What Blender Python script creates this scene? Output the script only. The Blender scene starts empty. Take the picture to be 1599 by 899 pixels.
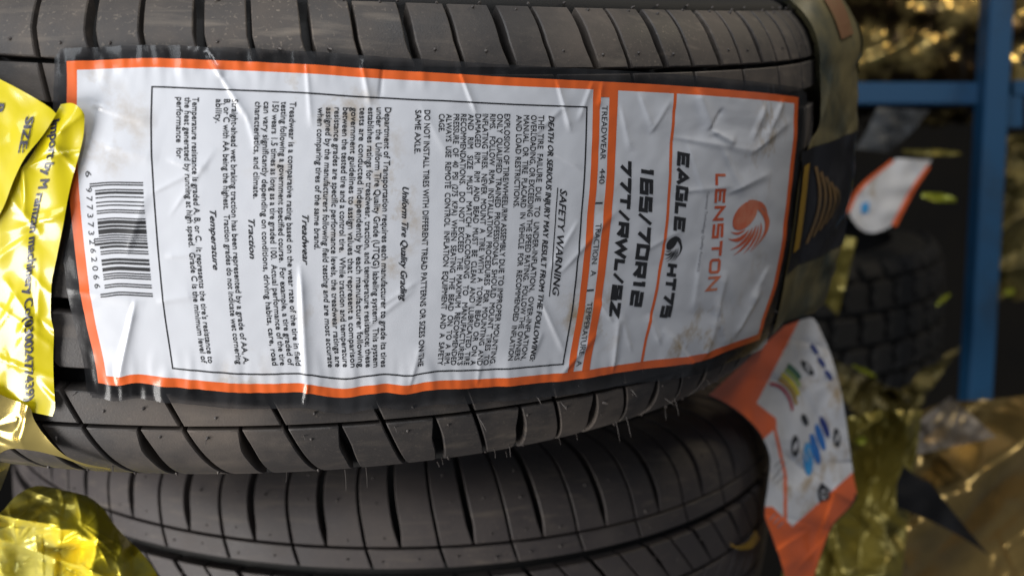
import bpy, math, random
import numpy as np
from mathutils import Matrix, Vector
random.seed(4); rng = np.random.default_rng(7)
SC = bpy.context.scene; COL = SC.collection
# ------------------------------------------------------------------ camera, light, exposure
F = 1835.35                                    # focal length in pixels of the 1599 px wide photograph
H0 = 1200.0                                    # camera height above the floor (mm)
# working frame in mm: u right, v up, w toward the viewer, as the rolled camera sees them; world Z is u
def W(p):
    p = np.asarray(p, float)
    return np.stack([-p[..., 1], -p[..., 2], p[..., 0] + H0], -1) / 1000.0
LIN = np.array([[0, -1, 0], [0, 0, -1], [1, 0, 0]], float)
cd = bpy.data.cameras.new('camera'); cam = bpy.data.objects.new('camera', cd); COL.objects.link(cam)
cd.sensor_width = 36; cd.lens = F / 1599 * 36; cd.clip_start = .02; cd.clip_end = 50
cam.matrix_world = Matrix(((0, -1, 0, 0), (0, 0, -1, 0), (1, 0, 0, H0 / 1000), (0, 0, 0, 1)))
cd.dof.use_dof = True; cd.dof.focus_distance = .372; cd.dof.aperture_fstop = 11
SC.camera = cam
wd = bpy.data.worlds.new('World'); SC.world = wd; wd.use_nodes = True
wd.node_tree.nodes['Background'].inputs[0].default_value = (.62, .68, .80, 1)
wd.node_tree.nodes['Background'].inputs[1].default_value = .115
SC.view_settings.view_transform = 'Standard'; SC.view_settings.look = 'None'
SC.view_settings.exposure = 0.06; SC.view_settings.gamma = 1.0
def lamp(name, loc, aim, sx, sy, power, color):
    l = bpy.data.lights.new(name, 'AREA'); l.shape = 'RECTANGLE'; l.size = sx; l.size_y = sy; l.energy = power; l.color = color
    o = bpy.data.objects.new(name, l); COL.objects.link(o)
    a = Vector(W(loc)); b = Vector(W(aim)); o.location = a
    o.rotation_euler = (b - a).to_track_quat('-Z', 'Y').to_euler(); return o
lamp('shop_opening_light', (-760, -470, 60), (-60, -20, -450), .55, .5, 11.2, (1, .975, .95))
lamp('side_fill_light', (-800, 500, 500), (-60, 0, -450), .9, .8, 9.0, (.9, .95, 1))  # added soft fill from the upper left, no visible source
lamp('foil_accent_light', (1100, 1000, -700), (420, 100, -1100), .5, .08, 4, (1, .85, .6))  # added warm accent that puts highlights on the background foil
lamp('highlight_strip_light', (150, 1100, 500), (0, 0, -450), 1.2, .12, 10, (.95, .97, 1))  # added strip for label highlights and a brighter right side

# ------------------------------------------------------------------ materials
def N(nt, t, **k):
    n = nt.nodes.new(t)
    for a, b in k.items(): setattr(n, a, b)
    return n
def mat(name, col, rough=.5, metal=0, coat=0, bump=0, bscale=400, var=None, vscale=30, spec=.5, vthr=(.45, .7), rvar=0, coatr=.06, sheen=0, trans=0, world=False, dust=None):
    m = bpy.data.materials.new(name); m.use_nodes = True; nt = m.node_tree; p = nt.nodes['Principled BSDF']
    p.inputs['Base Color'].default_value = (*col, 1); p.inputs['Roughness'].default_value = rough; p.inputs['Metallic'].default_value = metal
    p.inputs['Coat Weight'].default_value = coat; p.inputs['Coat Roughness'].default_value = coatr
    p.inputs['Specular IOR Level'].default_value = spec
    if trans: p.inputs['Transmission Weight'].default_value = trans
    tc = N(nt, 'ShaderNodeTexCoord')
    if world: geo = N(nt, 'ShaderNodeNewGeometry'); VEC = geo.outputs['Position']
    else: VEC = tc.outputs['Object']
    if var:
        n = N(nt, 'ShaderNodeTexNoise'); n.inputs['Scale'].default_value = vscale; n.inputs['Detail'].default_value = 7; n.inputs['Roughness'].default_value = .65
        nt.links.new(VEC, n.inputs['Vector'])
        r = N(nt, 'ShaderNodeMapRange'); r.inputs[1].default_value = vthr[0]; r.inputs[2].default_value = vthr[1]
        nt.links.new(n.outputs[0], r.inputs[0])
        mx = N(nt, 'ShaderNodeMix', data_type='RGBA'); mx.inputs[6].default_value = (*col, 1); mx.inputs[7].default_value = (*var, 1)
        nt.links.new(r.outputs[0], mx.inputs[0]); nt.links.new(mx.outputs[2], p.inputs['Base Color'])
        if rvar:
            r2 = N(nt, 'ShaderNodeMapRange'); r2.inputs[1].default_value = .35; r2.inputs[2].default_value = .7; r2.inputs[3].default_value = rough; r2.inputs[4].default_value = rough + rvar
            nt.links.new(n.outputs[0], r2.inputs[0]); nt.links.new(r2.outputs[0], p.inputs['Roughness'])
    if bump:
        b = N(nt, 'ShaderNodeBump'); b.inputs['Strength'].default_value = bump; b.inputs['Distance'].default_value = .0006
        n2 = N(nt, 'ShaderNodeTexNoise'); n2.inputs['Scale'].default_value = bscale; n2.inputs['Detail'].default_value = 5
        nt.links.new(VEC, n2.inputs['Vector']); nt.links.new(n2.outputs[0], b.inputs['Height']); nt.links.new(b.outputs[0], p.inputs['Normal'])
    if dust:
        # pale dry dust: fine specks and stretched scuffs
        sp = N(nt, 'ShaderNodeTexNoise'); sp.inputs['Scale'].default_value = 900; sp.inputs['Detail'].default_value = 3; nt.links.new(VEC, sp.inputs['Vector'])
        mpg = N(nt, 'ShaderNodeMapping'); mpg.inputs['Scale'].default_value = (260, 120, 28); nt.links.new(VEC, mpg.inputs[0]); sc_ = N(nt, 'ShaderNodeTexNoise'); sc_.inputs['Scale'].default_value = 1; sc_.inputs['Detail'].default_value = 5; nt.links.new(mpg.outputs[0], sc_.inputs['Vector'])
        lg = N(nt, 'ShaderNodeTexNoise'); lg.inputs['Scale'].default_value = 13; lg.inputs['Detail'].default_value = 4; nt.links.new(VEC, lg.inputs['Vector'])
        def mrg(src, a, b_, c, d):
            q = N(nt, 'ShaderNodeMapRange'); q.inputs[1].default_value = a; q.inputs[2].default_value = b_; q.inputs[3].default_value = c; q.inputs[4].default_value = d; nt.links.new(src, q.inputs[0]); return q.outputs[0]
        a_ = mrg(sp.outputs[0], .60, .72, 0, .7); b_ = mrg(sc_.outputs[0], .55, .75, 0, .8); c_ = mrg(lg.outputs[0], .42, .66, .12, 1)
        mxm = N(nt, 'ShaderNodeMath', operation='MAXIMUM'); nt.links.new(a_, mxm.inputs[0]); nt.links.new(b_, mxm.inputs[1]); ml = N(nt, 'ShaderNodeMath', operation='MULTIPLY'); nt.links.new(mxm.outputs[0], ml.inputs[0]); nt.links.new(c_, ml.inputs[1])
        m9 = N(nt, 'ShaderNodeMix', data_type='RGBA'); m9.inputs[7].default_value = (*dust, 1); nt.links.new(ml.outputs[0], m9.inputs[0]); nt.links.new(mx.outputs[2], m9.inputs[6]); nt.links.new(m9.outputs[2], p.inputs['Base Color'])
    return m
def film(name, tint, alpha, rough=.08, bodycol=(.6, .6, .6), body=.06, scale=60, ior=1.5, bcol2=None):
    """thin clear or tinted plastic: see-through, with a glossy skin and a little milky body"""
    m = bpy.data.materials.new(name); m.use_nodes = True; nt = m.node_tree; nt.nodes.clear()
    out = N(nt, 'ShaderNodeOutputMaterial'); tr = N(nt, 'ShaderNodeBsdfTransparent'); tr.inputs[0].default_value = (*tint, 1)
    gl = N(nt, 'ShaderNodeBsdfGlossy'); gl.inputs['Roughness'].default_value = rough; gl.inputs[0].default_value = (1, 1, 1, 1)
    df = N(nt, 'ShaderNodeBsdfDiffuse'); df.inputs[0].default_value = (*bodycol, 1)
    fr = N(nt, 'ShaderNodeFresnel'); fr.inputs[0].default_value = ior
    tc = N(nt, 'ShaderNodeTexCoord'); n = N(nt, 'ShaderNodeTexNoise'); n.inputs['Scale'].default_value = scale; n.inputs['Detail'].default_value = 6
    nt.links.new(tc.outputs['Object'], n.inputs['Vector'])
    mr = N(nt, 'ShaderNodeMapRange'); mr.inputs[1].default_value = .35; mr.inputs[2].default_value = .7; mr.inputs[3].default_value = body * .4; mr.inputs[4].default_value = body * 1.6
    nt.links.new(n.outputs[0], mr.inputs[0])
    if bcol2:
        mc = N(nt, 'ShaderNodeMix', data_type='RGBA'); mc.inputs[6].default_value = (*bodycol, 1); mc.inputs[7].default_value = (*bcol2, 1); n3 = N(nt, 'ShaderNodeTexNoise'); n3.inputs['Scale'].default_value = scale * .9; n3.inputs['Detail'].default_value = 4
        mp = N(nt, 'ShaderNodeMapping'); mp.inputs['Location'].default_value = (3, 5, 1); nt.links.new(tc.outputs['Object'], mp.inputs[0]); nt.links.new(mp.outputs[0], n3.inputs['Vector'])
        m3 = N(nt, 'ShaderNodeMapRange'); m3.inputs[1].default_value = .45; m3.inputs[2].default_value = .62; nt.links.new(n3.outputs[0], m3.inputs[0]); nt.links.new(m3.outputs[0], mc.inputs[0]); nt.links.new(mc.outputs[2], df.inputs[0])
    m1 = N(nt, 'ShaderNodeMixShader'); nt.links.new(mr.outputs[0], m1.inputs[0]); nt.links.new(tr.outputs[0], m1.inputs[1]); nt.links.new(df.outputs[0], m1.inputs[2])
    m2 = N(nt, 'ShaderNodeMixShader'); ad = N(nt, 'ShaderNodeMath', operation='ADD'); ad.inputs[1].default_value = alpha
    nt.links.new(fr.outputs[0], ad.inputs[0]); nt.links.new(ad.outputs[0], m2.inputs[0]); nt.links.new(m1.outputs[0], m2.inputs[1]); nt.links.new(gl.outputs[0], m2.inputs[2])
    b = N(nt, 'ShaderNodeBump'); b.inputs['Strength'].default_value = .25; b.inputs['Distance'].default_value = .001
    n2 = N(nt, 'ShaderNodeTexNoise'); n2.inputs['Scale'].default_value = 130; nt.links.new(tc.outputs['Object'], n2.inputs['Vector'])
    nt.links.new(n2.outputs[0], b.inputs['Height']); nt.links.new(b.outputs[0], gl.inputs['Normal'])
    nt.links.new(m2.outputs[0], out.inputs[0]); return m
M = {}
M['rubber'] = mat('tread_rubber', (.052, .046, .043), .46, var=(.125, .101, .083), vscale=24, bump=.16, bscale=1800, rvar=.3, spec=.45, vthr=(.44, .72), world=True, dust=(.27, .22, .17))
M['casing'] = mat('casing_rubber', (.010, .0095, .009), .75, var=(.016, .014, .012), vscale=22, bump=.2, bscale=1500)  # far darker than the tread: shade of the groove floors put into the colour
M['rubber_dark'] = mat('tread_rubber_darker', (.062, .053, .052), .52, var=(.095, .08, .073), vscale=22, bump=.14, bscale=1800, rvar=.2, spec=.42, vthr=(.45, .72), world=True, dust=(.17, .14, .11))
M['nib'] = mat('nib_rubber', (.06, .05, .045), .5)
M['knob'] = mat('knobby_rubber', (.006, .006, .006), .8, var=(.012, .011, .011), vscale=12, bump=.2, bscale=300)
M['paper'] = mat('label_white', (.68, .69, .725), .38, coat=.8, var=(.56, .51, .43), vscale=17, vthr=(.60, .80), bump=.12, bscale=160, coatr=.15)
nt = M['paper'].node_tree; tc = nt.nodes['Texture Coordinate']; nz = [n for n in nt.nodes if n.type == 'TEX_NOISE'][0]; nz.inputs['Scale'].default_value = 75
mrr = [n for n in nt.nodes if n.type == 'MAP_RANGE'][0]; mrr.inputs[1].default_value = .50; mrr.inputs[2].default_value = .66; mxx = [n for n in nt.nodes if n.type == 'MIX'][0]
big = N(nt, 'ShaderNodeTexNoise'); big.inputs['Scale'].default_value = 15; big.inputs['Detail'].default_value = 2; nt.links.new(tc.outputs['Object'], big.inputs['Vector'])
br = N(nt, 'ShaderNodeMapRange'); br.inputs[1].default_value = .50; br.inputs[2].default_value = .62; br.inputs[4].default_value = 1.0; nt.links.new(big.outputs[0], br.inputs[0])
mu = N(nt, 'ShaderNodeMath', operation='MULTIPLY'); nt.links.new(mrr.outputs[0], mu.inputs[0]); nt.links.new(br.outputs[0], mu.inputs[1]); nt.links.new(mu.outputs[0], mxx.inputs[0]); mxx.inputs[7].default_value = (.40, .31, .20, 1)
M['orange'] = mat('label_orange', (.80, .135, .022), .38, coat=.85, bump=.12, bscale=160, coatr=.15)
M['ink'] = mat('label_black_ink', (.018, .018, .02), .45, coat=.5, coatr=.12)
M['redink'] = mat('label_red_ink', (.62, .10, .03), .45, coat=.5, var=(.68, .25, .14), vscale=45, vthr=(.45, .62), coatr=.12)
M['greyink'] = mat('label_grey_ink', (.25, .25, .27), .45, coat=.5)
M['margin'] = film('clear_label_film', (.42, .42, .43), .0, .20, (.35, .35, .37), .05, 60, 1.4)
M['yellow'] = mat('yellow_printed_film', (.64, .53, .006), .30, coat=.9, var=(.72, .60, .02), vscale=20, bump=.1, bscale=90, coatr=.08)
M['navy'] = mat('navy_ink', (.025, .025, .05), .4, coat=.4, var=(.16, .14, .05), vscale=160, vthr=(.6, .75))
M['gold'] = mat('gold_foil', (.95, .76, .04), .28, metal=.35, var=(.66, .60, .16), vscale=22, vthr=(.45, .6), bump=.05, bscale=60)
M['goldpale'] = mat('pale_gold_foil', (.80, .62, .20), .22, metal=.8, var=(.40, .32, .12), vscale=14, vthr=(.5, .65), bump=.1, bscale=50)
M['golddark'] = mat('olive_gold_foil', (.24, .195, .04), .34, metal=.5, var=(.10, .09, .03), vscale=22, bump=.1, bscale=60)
M['olivefilm'] = mat('olive_wrap', (.20, .165, .080), .32, var=(.045, .055, .046), vscale=17, vthr=(.40, .62), bump=.3, bscale=50, spec=.4)
M['olivefilm_clear'] = film('olive_wrap_film', (.45, .40, .22), .0, .22, (.30, .25, .115), .85, 22, 1.18, (.13, .16, .13))
M['creamfilm'] = film('cream_wrap_film', (.7, .62, .35), .02, .2, (.66, .55, .25), .8, 26, 1.3)
M['paper2'] = M['paper']
M['greyfilm'] = film('grey_wrap_film', (.5, .48, .45), .0, .3, (.26, .225, .19), .75, 18, 1.2)
M['blue'] = mat('blue_rack_paint', (.009, .066, .155), .5, var=(.012, .040, .08), vscale=14, vthr=(.5, .75), bump=.1, bscale=200)
M['wall'] = mat('unlit_shop_wall', (.012, .010, .008), .9, var=(.022, .017, .01), vscale=2)  # near-black base carries the unlit depth of the shop in its colour
M['blackflap'] = mat('black_plastic', (.012, .012, .013), .5, bump=.2, bscale=80)
M['matteblack'] = mat('matte_black', (.008, .008, .009), .8, spec=.15)
M['amber'] = mat('amber_print', (.42, .25, .03), .35, coat=.5, var=(.42, .26, .05), vscale=40)
M['swirl'] = mat('brown_swirl_print', (.22, .13, .05), .4, coat=.4, var=(.1, .08, .05), vscale=60)
M['darkprint'] = mat('black_printed_film', (.020, .020, .024), .30, coat=.5, var=(.045, .045, .05), vscale=30, bump=.2, bscale=70)
M['green'] = mat('label_green_ink', (.03, .14, .07), .4, coat=.5); M['yel2'] = mat('label_yellow_ink', (.66, .55, .03), .4, coat=.5)
M['crimson'] = mat('label_crimson_ink', (.42, .02, .04), .4, coat=.5); M['lime'] = mat('label_lime_ink', (.28, .42, .05), .4, coat=.5)
M['blueink'] = mat('label_blue_ink', (.02, .15, .48), .4, coat=.5); M['navyink'] = mat('label_navy_ink', (.02, .04, .20), .4, coat=.5)
M['lightblue'] = mat('label_light_blue_ink', (.05, .32, .68), .4, coat=.5)
M['limeprint'] = mat('lime_foil', (.26, .28, .02), .3, metal=.3)

# ------------------------------------------------------------------ object helpers
def mk(name, V, Fc, m, parent=None, local=False, smooth=True, sharp=None, kind=None, origin=None):
    """V in working mm (or, with local=True, already in the parent's own metres)"""
    V = np.asarray(V, float); me = bpy.data.meshes.new(name)
    o = bpy.data.objects.new(name, me); COL.objects.link(o)
    if local: X = V
    else:
        X = W(V); loc = np.array(parent.location) if parent else (W(np.array(origin)) if origin is not None else X.mean(0))
        X = X - loc
        if not parent: o.location = loc
    if isinstance(Fc, np.ndarray) and Fc.shape[1] == 4:
        me.vertices.add(len(X)); me.vertices.foreach_set('co', X.ravel())
        me.loops.add(Fc.size); me.loops.foreach_set('vertex_index', Fc.ravel().astype(np.int32))
        me.polygons.add(len(Fc)); me.polygons.foreach_set('loop_start', np.arange(0, Fc.size, 4, dtype=np.int32)); me.update(calc_edges=True)
    else:
        me.from_pydata(X.tolist(), [], [list(map(int, f)) for f in Fc])
    me.materials.append(m)
    me.polygons.foreach_set('use_smooth', [smooth] * len(me.polygons))
    if sharp: me.set_sharp_from_angle(angle=math.radians(sharp))
    me.update()
    if parent: o.parent = parent
    if kind: o['kind'] = kind
    return o
def thing(name, label, cat, loc, group=None, mw=None):
    o = bpy.data.objects.new(name, None); COL.objects.link(o); o.empty_display_size = .02
    if mw is not None: o.matrix_world = mw
    else: o.location = W(np.array(loc, float))
    o['label'] = label; o['category'] = cat
    if group: o['group'] = group
    return o
def tag(o, label, cat, group=None):
    o['label'] = label; o['category'] = cat
    if group: o['group'] = group
    return o
def gridfaces(n, m, skip=None):
    i, j = np.meshgrid(np.arange(n - 1), np.arange(m - 1), indexing='ij'); i = i.ravel(); j = j.ravel()
    f = np.stack([i * m + j, i * m + j + 1, (i + 1) * m + j + 1, (i + 1) * m + j], -1)
    if skip is not None: f = f[~skip(i, j)]
    return f
def box(p0, p1, wv, hv):
    """beam from p0 to p1 with half vectors wv, hv, slightly bevelled"""
    p0, p1, wv, hv = [np.array(a, float) for a in (p0, p1, wv, hv)]
    c = .12; ring = [(-1 + c, -1), (1 - c, -1), (1, -1 + c), (1, 1 - c), (1 - c, 1), (-1 + c, 1), (-1, 1 - c), (-1, -1 + c)]
    V = [p + a * wv + b * hv for p in (p0, p1) for a, b in ring]
    Fc = [[i, (i + 1) % 8, 8 + (i + 1) % 8, 8 + i] for i in range(8)] + [list(range(7, -1, -1)), list(range(8, 16))]
    return np.array(V), Fc
def px(x, y, D):
    x, y, D = np.broadcast_arrays(np.asarray(x, float), np.asarray(y, float), np.asarray(D, float))
    return np.stack([(x - 799.5) / F * D, -(y - 449.5) / F * D, -D], -1)
# smooth pseudo-noise
_K = [(rng.normal(size=2), rng.uniform(0, 6.28)) for _ in range(60)]
def sn(x, y, sc, o=0, n=6):
    r = 0
    for i in range(n):
        k, p = _K[(o * 7 + i) % 60]; kk = k / np.linalg.norm(k) * (1 + .35 * i) / sc; r = r + np.sin(x * kk[0] * 6.28 + y * kk[1] * 6.28 + p + 1.3 * np.sin(x * kk[1] * 3 - y * kk[0] * 3 + i)) / (1 + .3 * i)
    return r / n ** .5
def facet(x, y, sc, o=0, n=5):
    """crumpled sheet: folded planes with sharp ridges"""
    r = 0; wx = x + sc * .35 * sn(x, y, sc * 2.2, o + 1); wy = y + sc * .35 * sn(x, y, sc * 2.2, o + 3)
    for i in range(n):
        k, p = _K[(o * 5 + i * 3) % 60]; k = k / np.linalg.norm(k) / (sc * (1 - .13 * i)); q = (wx * k[0] + wy * k[1] + p) % 1.0
        r = r + (1 - np.abs(2 * q - 1)) * (1 - .13 * i)
    return r / n - .45

def creased(x, y, seed, n, bx, h, w, ln):
    """random sharp folds: one side steep, the other easing off"""
    r = np.random.default_rng(seed); d = 0 * x
    for _ in range(n):
        cx, cy = r.uniform(bx[0], bx[2]), r.uniform(bx[1], bx[3]); a = r.uniform(0, math.pi); L = r.uniform(*ln) / 2; hh = r.uniform(*h) * r.choice([-1, 1]); ww = r.uniform(*w)
        ux, uy = math.cos(a), math.sin(a); t = (x - cx) * ux + (y - cy) * uy; q = (x - cx) * uy - (y - cy) * ux + .0012 * r.normal() * t * t; k = np.clip(1.15 - np.abs(t) / L, 0, 1)
        d = d + hh * k * np.where(q > 0, np.exp(-q / ww), np.exp(-(q / (ww * .45)) ** 2))
    return d
# ------------------------------------------------------------------ tyre geometry
R = 268.0
_s = np.arange(0, 170, 1.0); _k = np.where(_s < 48, 1 / 450., 0)
_m = (_s >= 48) & (_s < 60); _k[_m] = 1 / 450. + (_s[_m] - 48) / 12 * (1 / 30. - 1 / 450.)
_m = (_s >= 60) & (_s < 92); _k[_m] = 1 / 30.
_k[_s >= 92] = 1 / 110.
_th = np.concatenate([[0], np.cumsum(_k)[:-1]]); _t = np.concatenate([[0], np.cumsum(np.cos(_th))[:-1]]); _r = R - np.concatenate([[0], np.cumsum(np.sin(_th))[:-1]])
IM = int(np.argmax(_t))
def prof(s):
    a = np.abs(s); sg = np.where(np.asarray(s) < 0, -1., 1.); th = np.interp(a, _s, _th)
    return np.interp(a, _s, _t) * sg, np.interp(a, _s, _r), np.sin(th) * sg, np.cos(th)     # t, rho, normal_t, normal_rho
def rt(t):
    a = np.abs(t); return np.interp(a, _t[:IM + 1], _r[:IM + 1]) - np.maximum(0, a - _t[IM]) * 20
def rotm(a):
    a = np.array(a, float); th = np.linalg.norm(a) + 1e-12; k = a / th; K = np.array([[0, -k[2], k[1]], [k[2], 0, -k[0]], [-k[1], k[0], 0]])
    return np.eye(3) + np.sin(th) * K + (1 - np.cos(th)) * K @ K
class Frame:
    def __init__(s, C, rv, sc=1.0):
        s.C = np.array(C, float) * sc; s.M = rotm(rv); s.sc = sc
        L = LIN @ s.M; m4 = Matrix.Identity(4)      # local X = towards camera, Y = u, Z = axle
        for i in range(3):
            m4[i][0] = L[i, 2]; m4[i][1] = L[i, 0]; m4[i][2] = L[i, 1]; m4[i][3] = W(s.C)[i]
        s.mw = m4; q = -s.C @ s.M; s.phic = math.atan2(q[0], q[2])
    def loc(s, phi, sv, d=0.0):
        """tyre coordinates -> local metres"""
        t, r, nt, nr = prof(sv); rho = r - d * nr; tt = t - d * nt
        return np.stack([rho * np.cos(phi), rho * np.sin(phi), tt], -1) * s.sc / 1000
    def work(s, phi, sv, d=0.0):
        l = s.loc(phi, sv, d) * 1000; return s.C + np.stack([l[..., 1], l[..., 2], l[..., 0]], -1) @ s.M.T
    def hit(s, x, y, lift=0.0):
        """pixel -> point and outward normal on the tyre surface raised by lift (closest approach if it misses)"""
        x = np.asarray(x, float); sh = x.shape; x = x.ravel(); y = np.asarray(y, float).ravel()
        d = np.stack([(x - 799.5) / F, -(y - 449.5) / F, -np.ones_like(x)], -1)
        def g(D):
            q = (d * D[:, None] - s.C) @ s.M / s.sc; return np.hypot(q[:, 0], q[:, 2]) - rt(q[:, 1]) - lift
        Ls = np.linspace(-s.C[2] - 330 * s.sc, -s.C[2] + 60, 90); lo = np.full(len(x), np.nan); hi = lo.copy(); gb = np.full(len(x), 1e9); Db = np.zeros(len(x)); gp = None
        for a in Ls:
            gg = g(np.full(len(x), a)); b = gg < gb
            free = np.isnan(hi); b &= free; gb[b] = gg[b]; Db[b] = a
            if gp is not None:
                c = free & (gg < 0); hi[c] = a; lo[c] = ap
            gp = gg; ap = a
        ok = ~np.isnan(hi); hi = np.where(ok, hi, Db); lo = np.where(ok, lo, Db)
        for _ in range(16):
            mid = (lo + hi) / 2; gg = g(mid); hi = np.where(gg < 0, mid, hi); lo = np.where(gg < 0, lo, mid)
        D = np.where(ok, hi, Db); P = d * D[:, None]; q = (P - s.C) @ s.M / s.sc; h = np.hypot(q[:, 0], q[:, 2]); e = .5
        sl = (rt(q[:, 1] + e) - rt(q[:, 1] - e)) / (2 * e); sl = np.clip(sl, -4, 4); n = np.stack([q[:, 0] / h, -sl, q[:, 2] / h], -1); n /= np.linalg.norm(n, axis=1)[:, None]
        return P.reshape(*sh, 3), (n @ s.M.T).reshape(*sh, 3), ok.reshape(sh), np.stack([np.arctan2(q[:, 0], q[:, 2]), q[:, 1]], -1).reshape(*sh, 2)
DEPTH = 7.0
def block_mesh(fr, s0, s1, pl, pr, ns=None, na=6, depth=DEPTH + 1.2, name='tread_block', e=.4, bv=.38, m=None, outer_sink=0.0):
    """block between two groove edges; pl, pr: arc mm at R as functions of |s|"""
    ns = ns or max(5, int(abs(s1 - s0) / 2.5)); S = np.linspace(s0, s1, ns); L = abs(s1 - s0); es = e / L * (s1 - s0)
    si = np.concatenate([[s0, s0, s0 + es * L / abs(s1 - s0) if False else s0 + e * np.sign(s1 - s0)], S[1:-1], [s1 - e * np.sign(s1 - s0), s1, s1]])
    n = len(si); ai = np.concatenate([[0, 0, -1], np.linspace(0, 1, na)[1:-1], [-2, 1, 1]]); mcols = len(ai)
    V = np.zeros((n, mcols, 3))
    for j, a in enumerate(ai):
        x = np.abs(si); l = pl(x); r = pr(x); wdt = np.maximum(r - l, .01); aa = e / wdt if a == -1 else (1 - e / wdt if a == -2 else a * np.ones(n))
        ph = (l + wdt * aa) / R
        d = np.zeros(n); d[[1, -2]] = bv
        if j in (1, mcols - 2): d[:] = bv
        if j in (0, mcols - 1): d[:] = depth
        d[[0, -1]] = depth
        V[:, j] = fr.loc(ph, si, d)
    f = gridfaces(n, mcols, lambda i, j: ((i == 0) | (i == n - 2)) & ((j == 0) | (j == mcols - 2)))
    if s1 > s0: f = f[:, ::-1]
    me_o = mk(name, V.reshape(-1, 3), np.ascontiguousarray(f), m or M['rubber'], local=True, sharp=38)
    return me_o
def make_tyre(fr, rows, pitch, npitch, label, group, casing_edge, name='tyre', mrub=None, k0=None):
    """rows: list of (s0, s1, left fn, right fn, phase mm). Blocks are copied round the axle by rotation."""
    T = thing(name, label, 'tyre', None, group, mw=fr.mw)
    sv = np.concatenate([-np.arange(160, 0, -2.5), np.arange(0, 160.1, 2.5)]); ph = np.linspace(-math.pi, math.pi, 181)
    def dep(s):
        ce = casing_edge[0] if s < 0 else casing_edge[1]; q = np.clip((abs(s) - ce) / 3.0, 0, 1); return DEPTH * (1 - q)
    V = np.array([fr.loc(ph, np.full_like(ph, a), dep(a)) for a in sv]); 
    f = gridfaces(len(sv), len(ph))
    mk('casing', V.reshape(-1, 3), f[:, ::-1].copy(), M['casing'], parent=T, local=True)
    # raised line and ribs on the shoulders
    protos = []
    for (s0, s1, pl, pr, phase) in rows:
        o = block_mesh(fr, s0, s1, pl, pr, m=mrub); o.parent = T; protos.append((o, phase))
    kc = [(fr.phic * R - ph_) / pitch for _, ph_ in protos]
    for (o, phase), c in zip(protos, kc):
        c = round(c); first = True
        for k in range(c - npitch, c + npitch + 1):
            b = o if first else o.copy()
            if not first: COL.objects.link(b); b.parent = T
            first = False; b.rotation_euler = (0, 0, (phase + k * pitch) / R)
    return T
F1 = Frame((-121.106, 77.814, -606.32), (.25588, .94957, .08528))
P1 = 31.541
w0 = lambda c, w: (lambda x: c(x) + w)
cL = lambda x: .45 * (x - 56); hT = lambda x: .7 + 1.15 * np.clip((x - 57) / 7, 0, 1)
cTl = lambda x: 17.5 + .30 * (x - 56) - hT(x) - .5 * np.exp(-((x - 66) / 4.) ** 2); cTr = lambda x: 17.5 + .30 * (x - 56) + hT(x) * .8
cU = lambda x: np.where(x < 65, .25 * (65 - x), -.06 * (x - 65)); 
cI = lambda x: 1.0 * (x - 44) - 5.4
rows1 = [(-56.7, -87.5, w0(cL, .75), cTl, -264.8), (-56.7, -87.5, cTr, w0(cL, P1 - .75), -264.8),
         (-44.0, -55.2, w0(cL, .75), w0(cL, P1 - .75), -264.8),
         (-18.5, -36.3, w0(cI, .9), w0(cI, P1 - .9), -264.8 + 7),
         (-14.0, 14.0, lambda x: .6 + .1 * x, lambda x: P1 - .6 + .1 * x, -260.0),
         (18.5, 36.3, w0(cI, .9), w0(cI, P1 - .9), -250.0),
         (44.0, 55.0, w0(cU, .7), w0(cU, P1 - .7), -242.3),
         (56.8, 79.6, w0(cU, .75), lambda x: cU(x) + 16.8 - 1.7 * np.clip((x - 50) / 12, .5, 1), -242.3),
         (56.8, 79.6, lambda x: cU(x) + 16.8 + 1.6, w0(cU, P1 - .75), -242.3)]
T1 = make_tyre(F1, rows1, P1, 13, 'new black car tyre carrying the big white and orange size label, uppermost and nearest', 'black car tyres', (85.5, 78))
F2 = Frame((-80.483, -122.56, -874.99), (.20802, .23996, .00039), .85)
P2 = .143916 * R
cu = lambda x: -.20 * (x - 44) + .0035 * np.clip(x - 60, 0, 32) ** 2 + .2 * np.maximum(0, x - 92)
h2 = lambda x: .8 + 1.15 * np.clip((x - 46) / 8, 0, 1)
ci = lambda x: .85 * (26.5 - x)
a2 = -.6551 * R
rows2 = [(44.8, 112, w0(cu, .8), lambda x: cu(x) + 18.2 - h2(x), a2), (44.8, 112, lambda x: cu(x) + 18.2 + h2(x), w0(cu, P2 - .8), a2),
         (33.0, 43.4, w0(lambda x: .35 * (44 - x), .8), w0(lambda x: .35 * (44 - x), P2 - .8), a2),
         (1.5, 26.5, lambda x: ci(x) + 2.2 * np.clip((x - 3) / 12, .15, 1), w0(ci, 18.5), a2 + 8), (1.5, 26.5, w0(ci, 20.0), lambda x: ci(x) + P2 - .9, a2 + 8),
         (-1.5, -26.5, w0(ci, 2.0), w0(ci, 18.5), a2), (-1.5, -26.5, w0(ci, 20), w0(ci, P2 - .9), a2),
         (-33.0, -43.4, w0(cu, .8), w0(cu, P2 - .8), a2 + 12),
         (-44.8, -87.5, w0(cu, .8), lambda x: cu(x) + 18 - h2(x), a2 + 12), (-44.8, -87.5, lambda x: cu(x) + 18 + h2(x), w0(cu, P2 - .8), a2 + 12)]
T2 = make_tyre(F2, rows2, P2, 10, 'black car tyre below and behind the labelled one, half of its tread in view', 'black car tyres', (85.5, 109.5), mrub=M['rubber_dark'])

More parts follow.
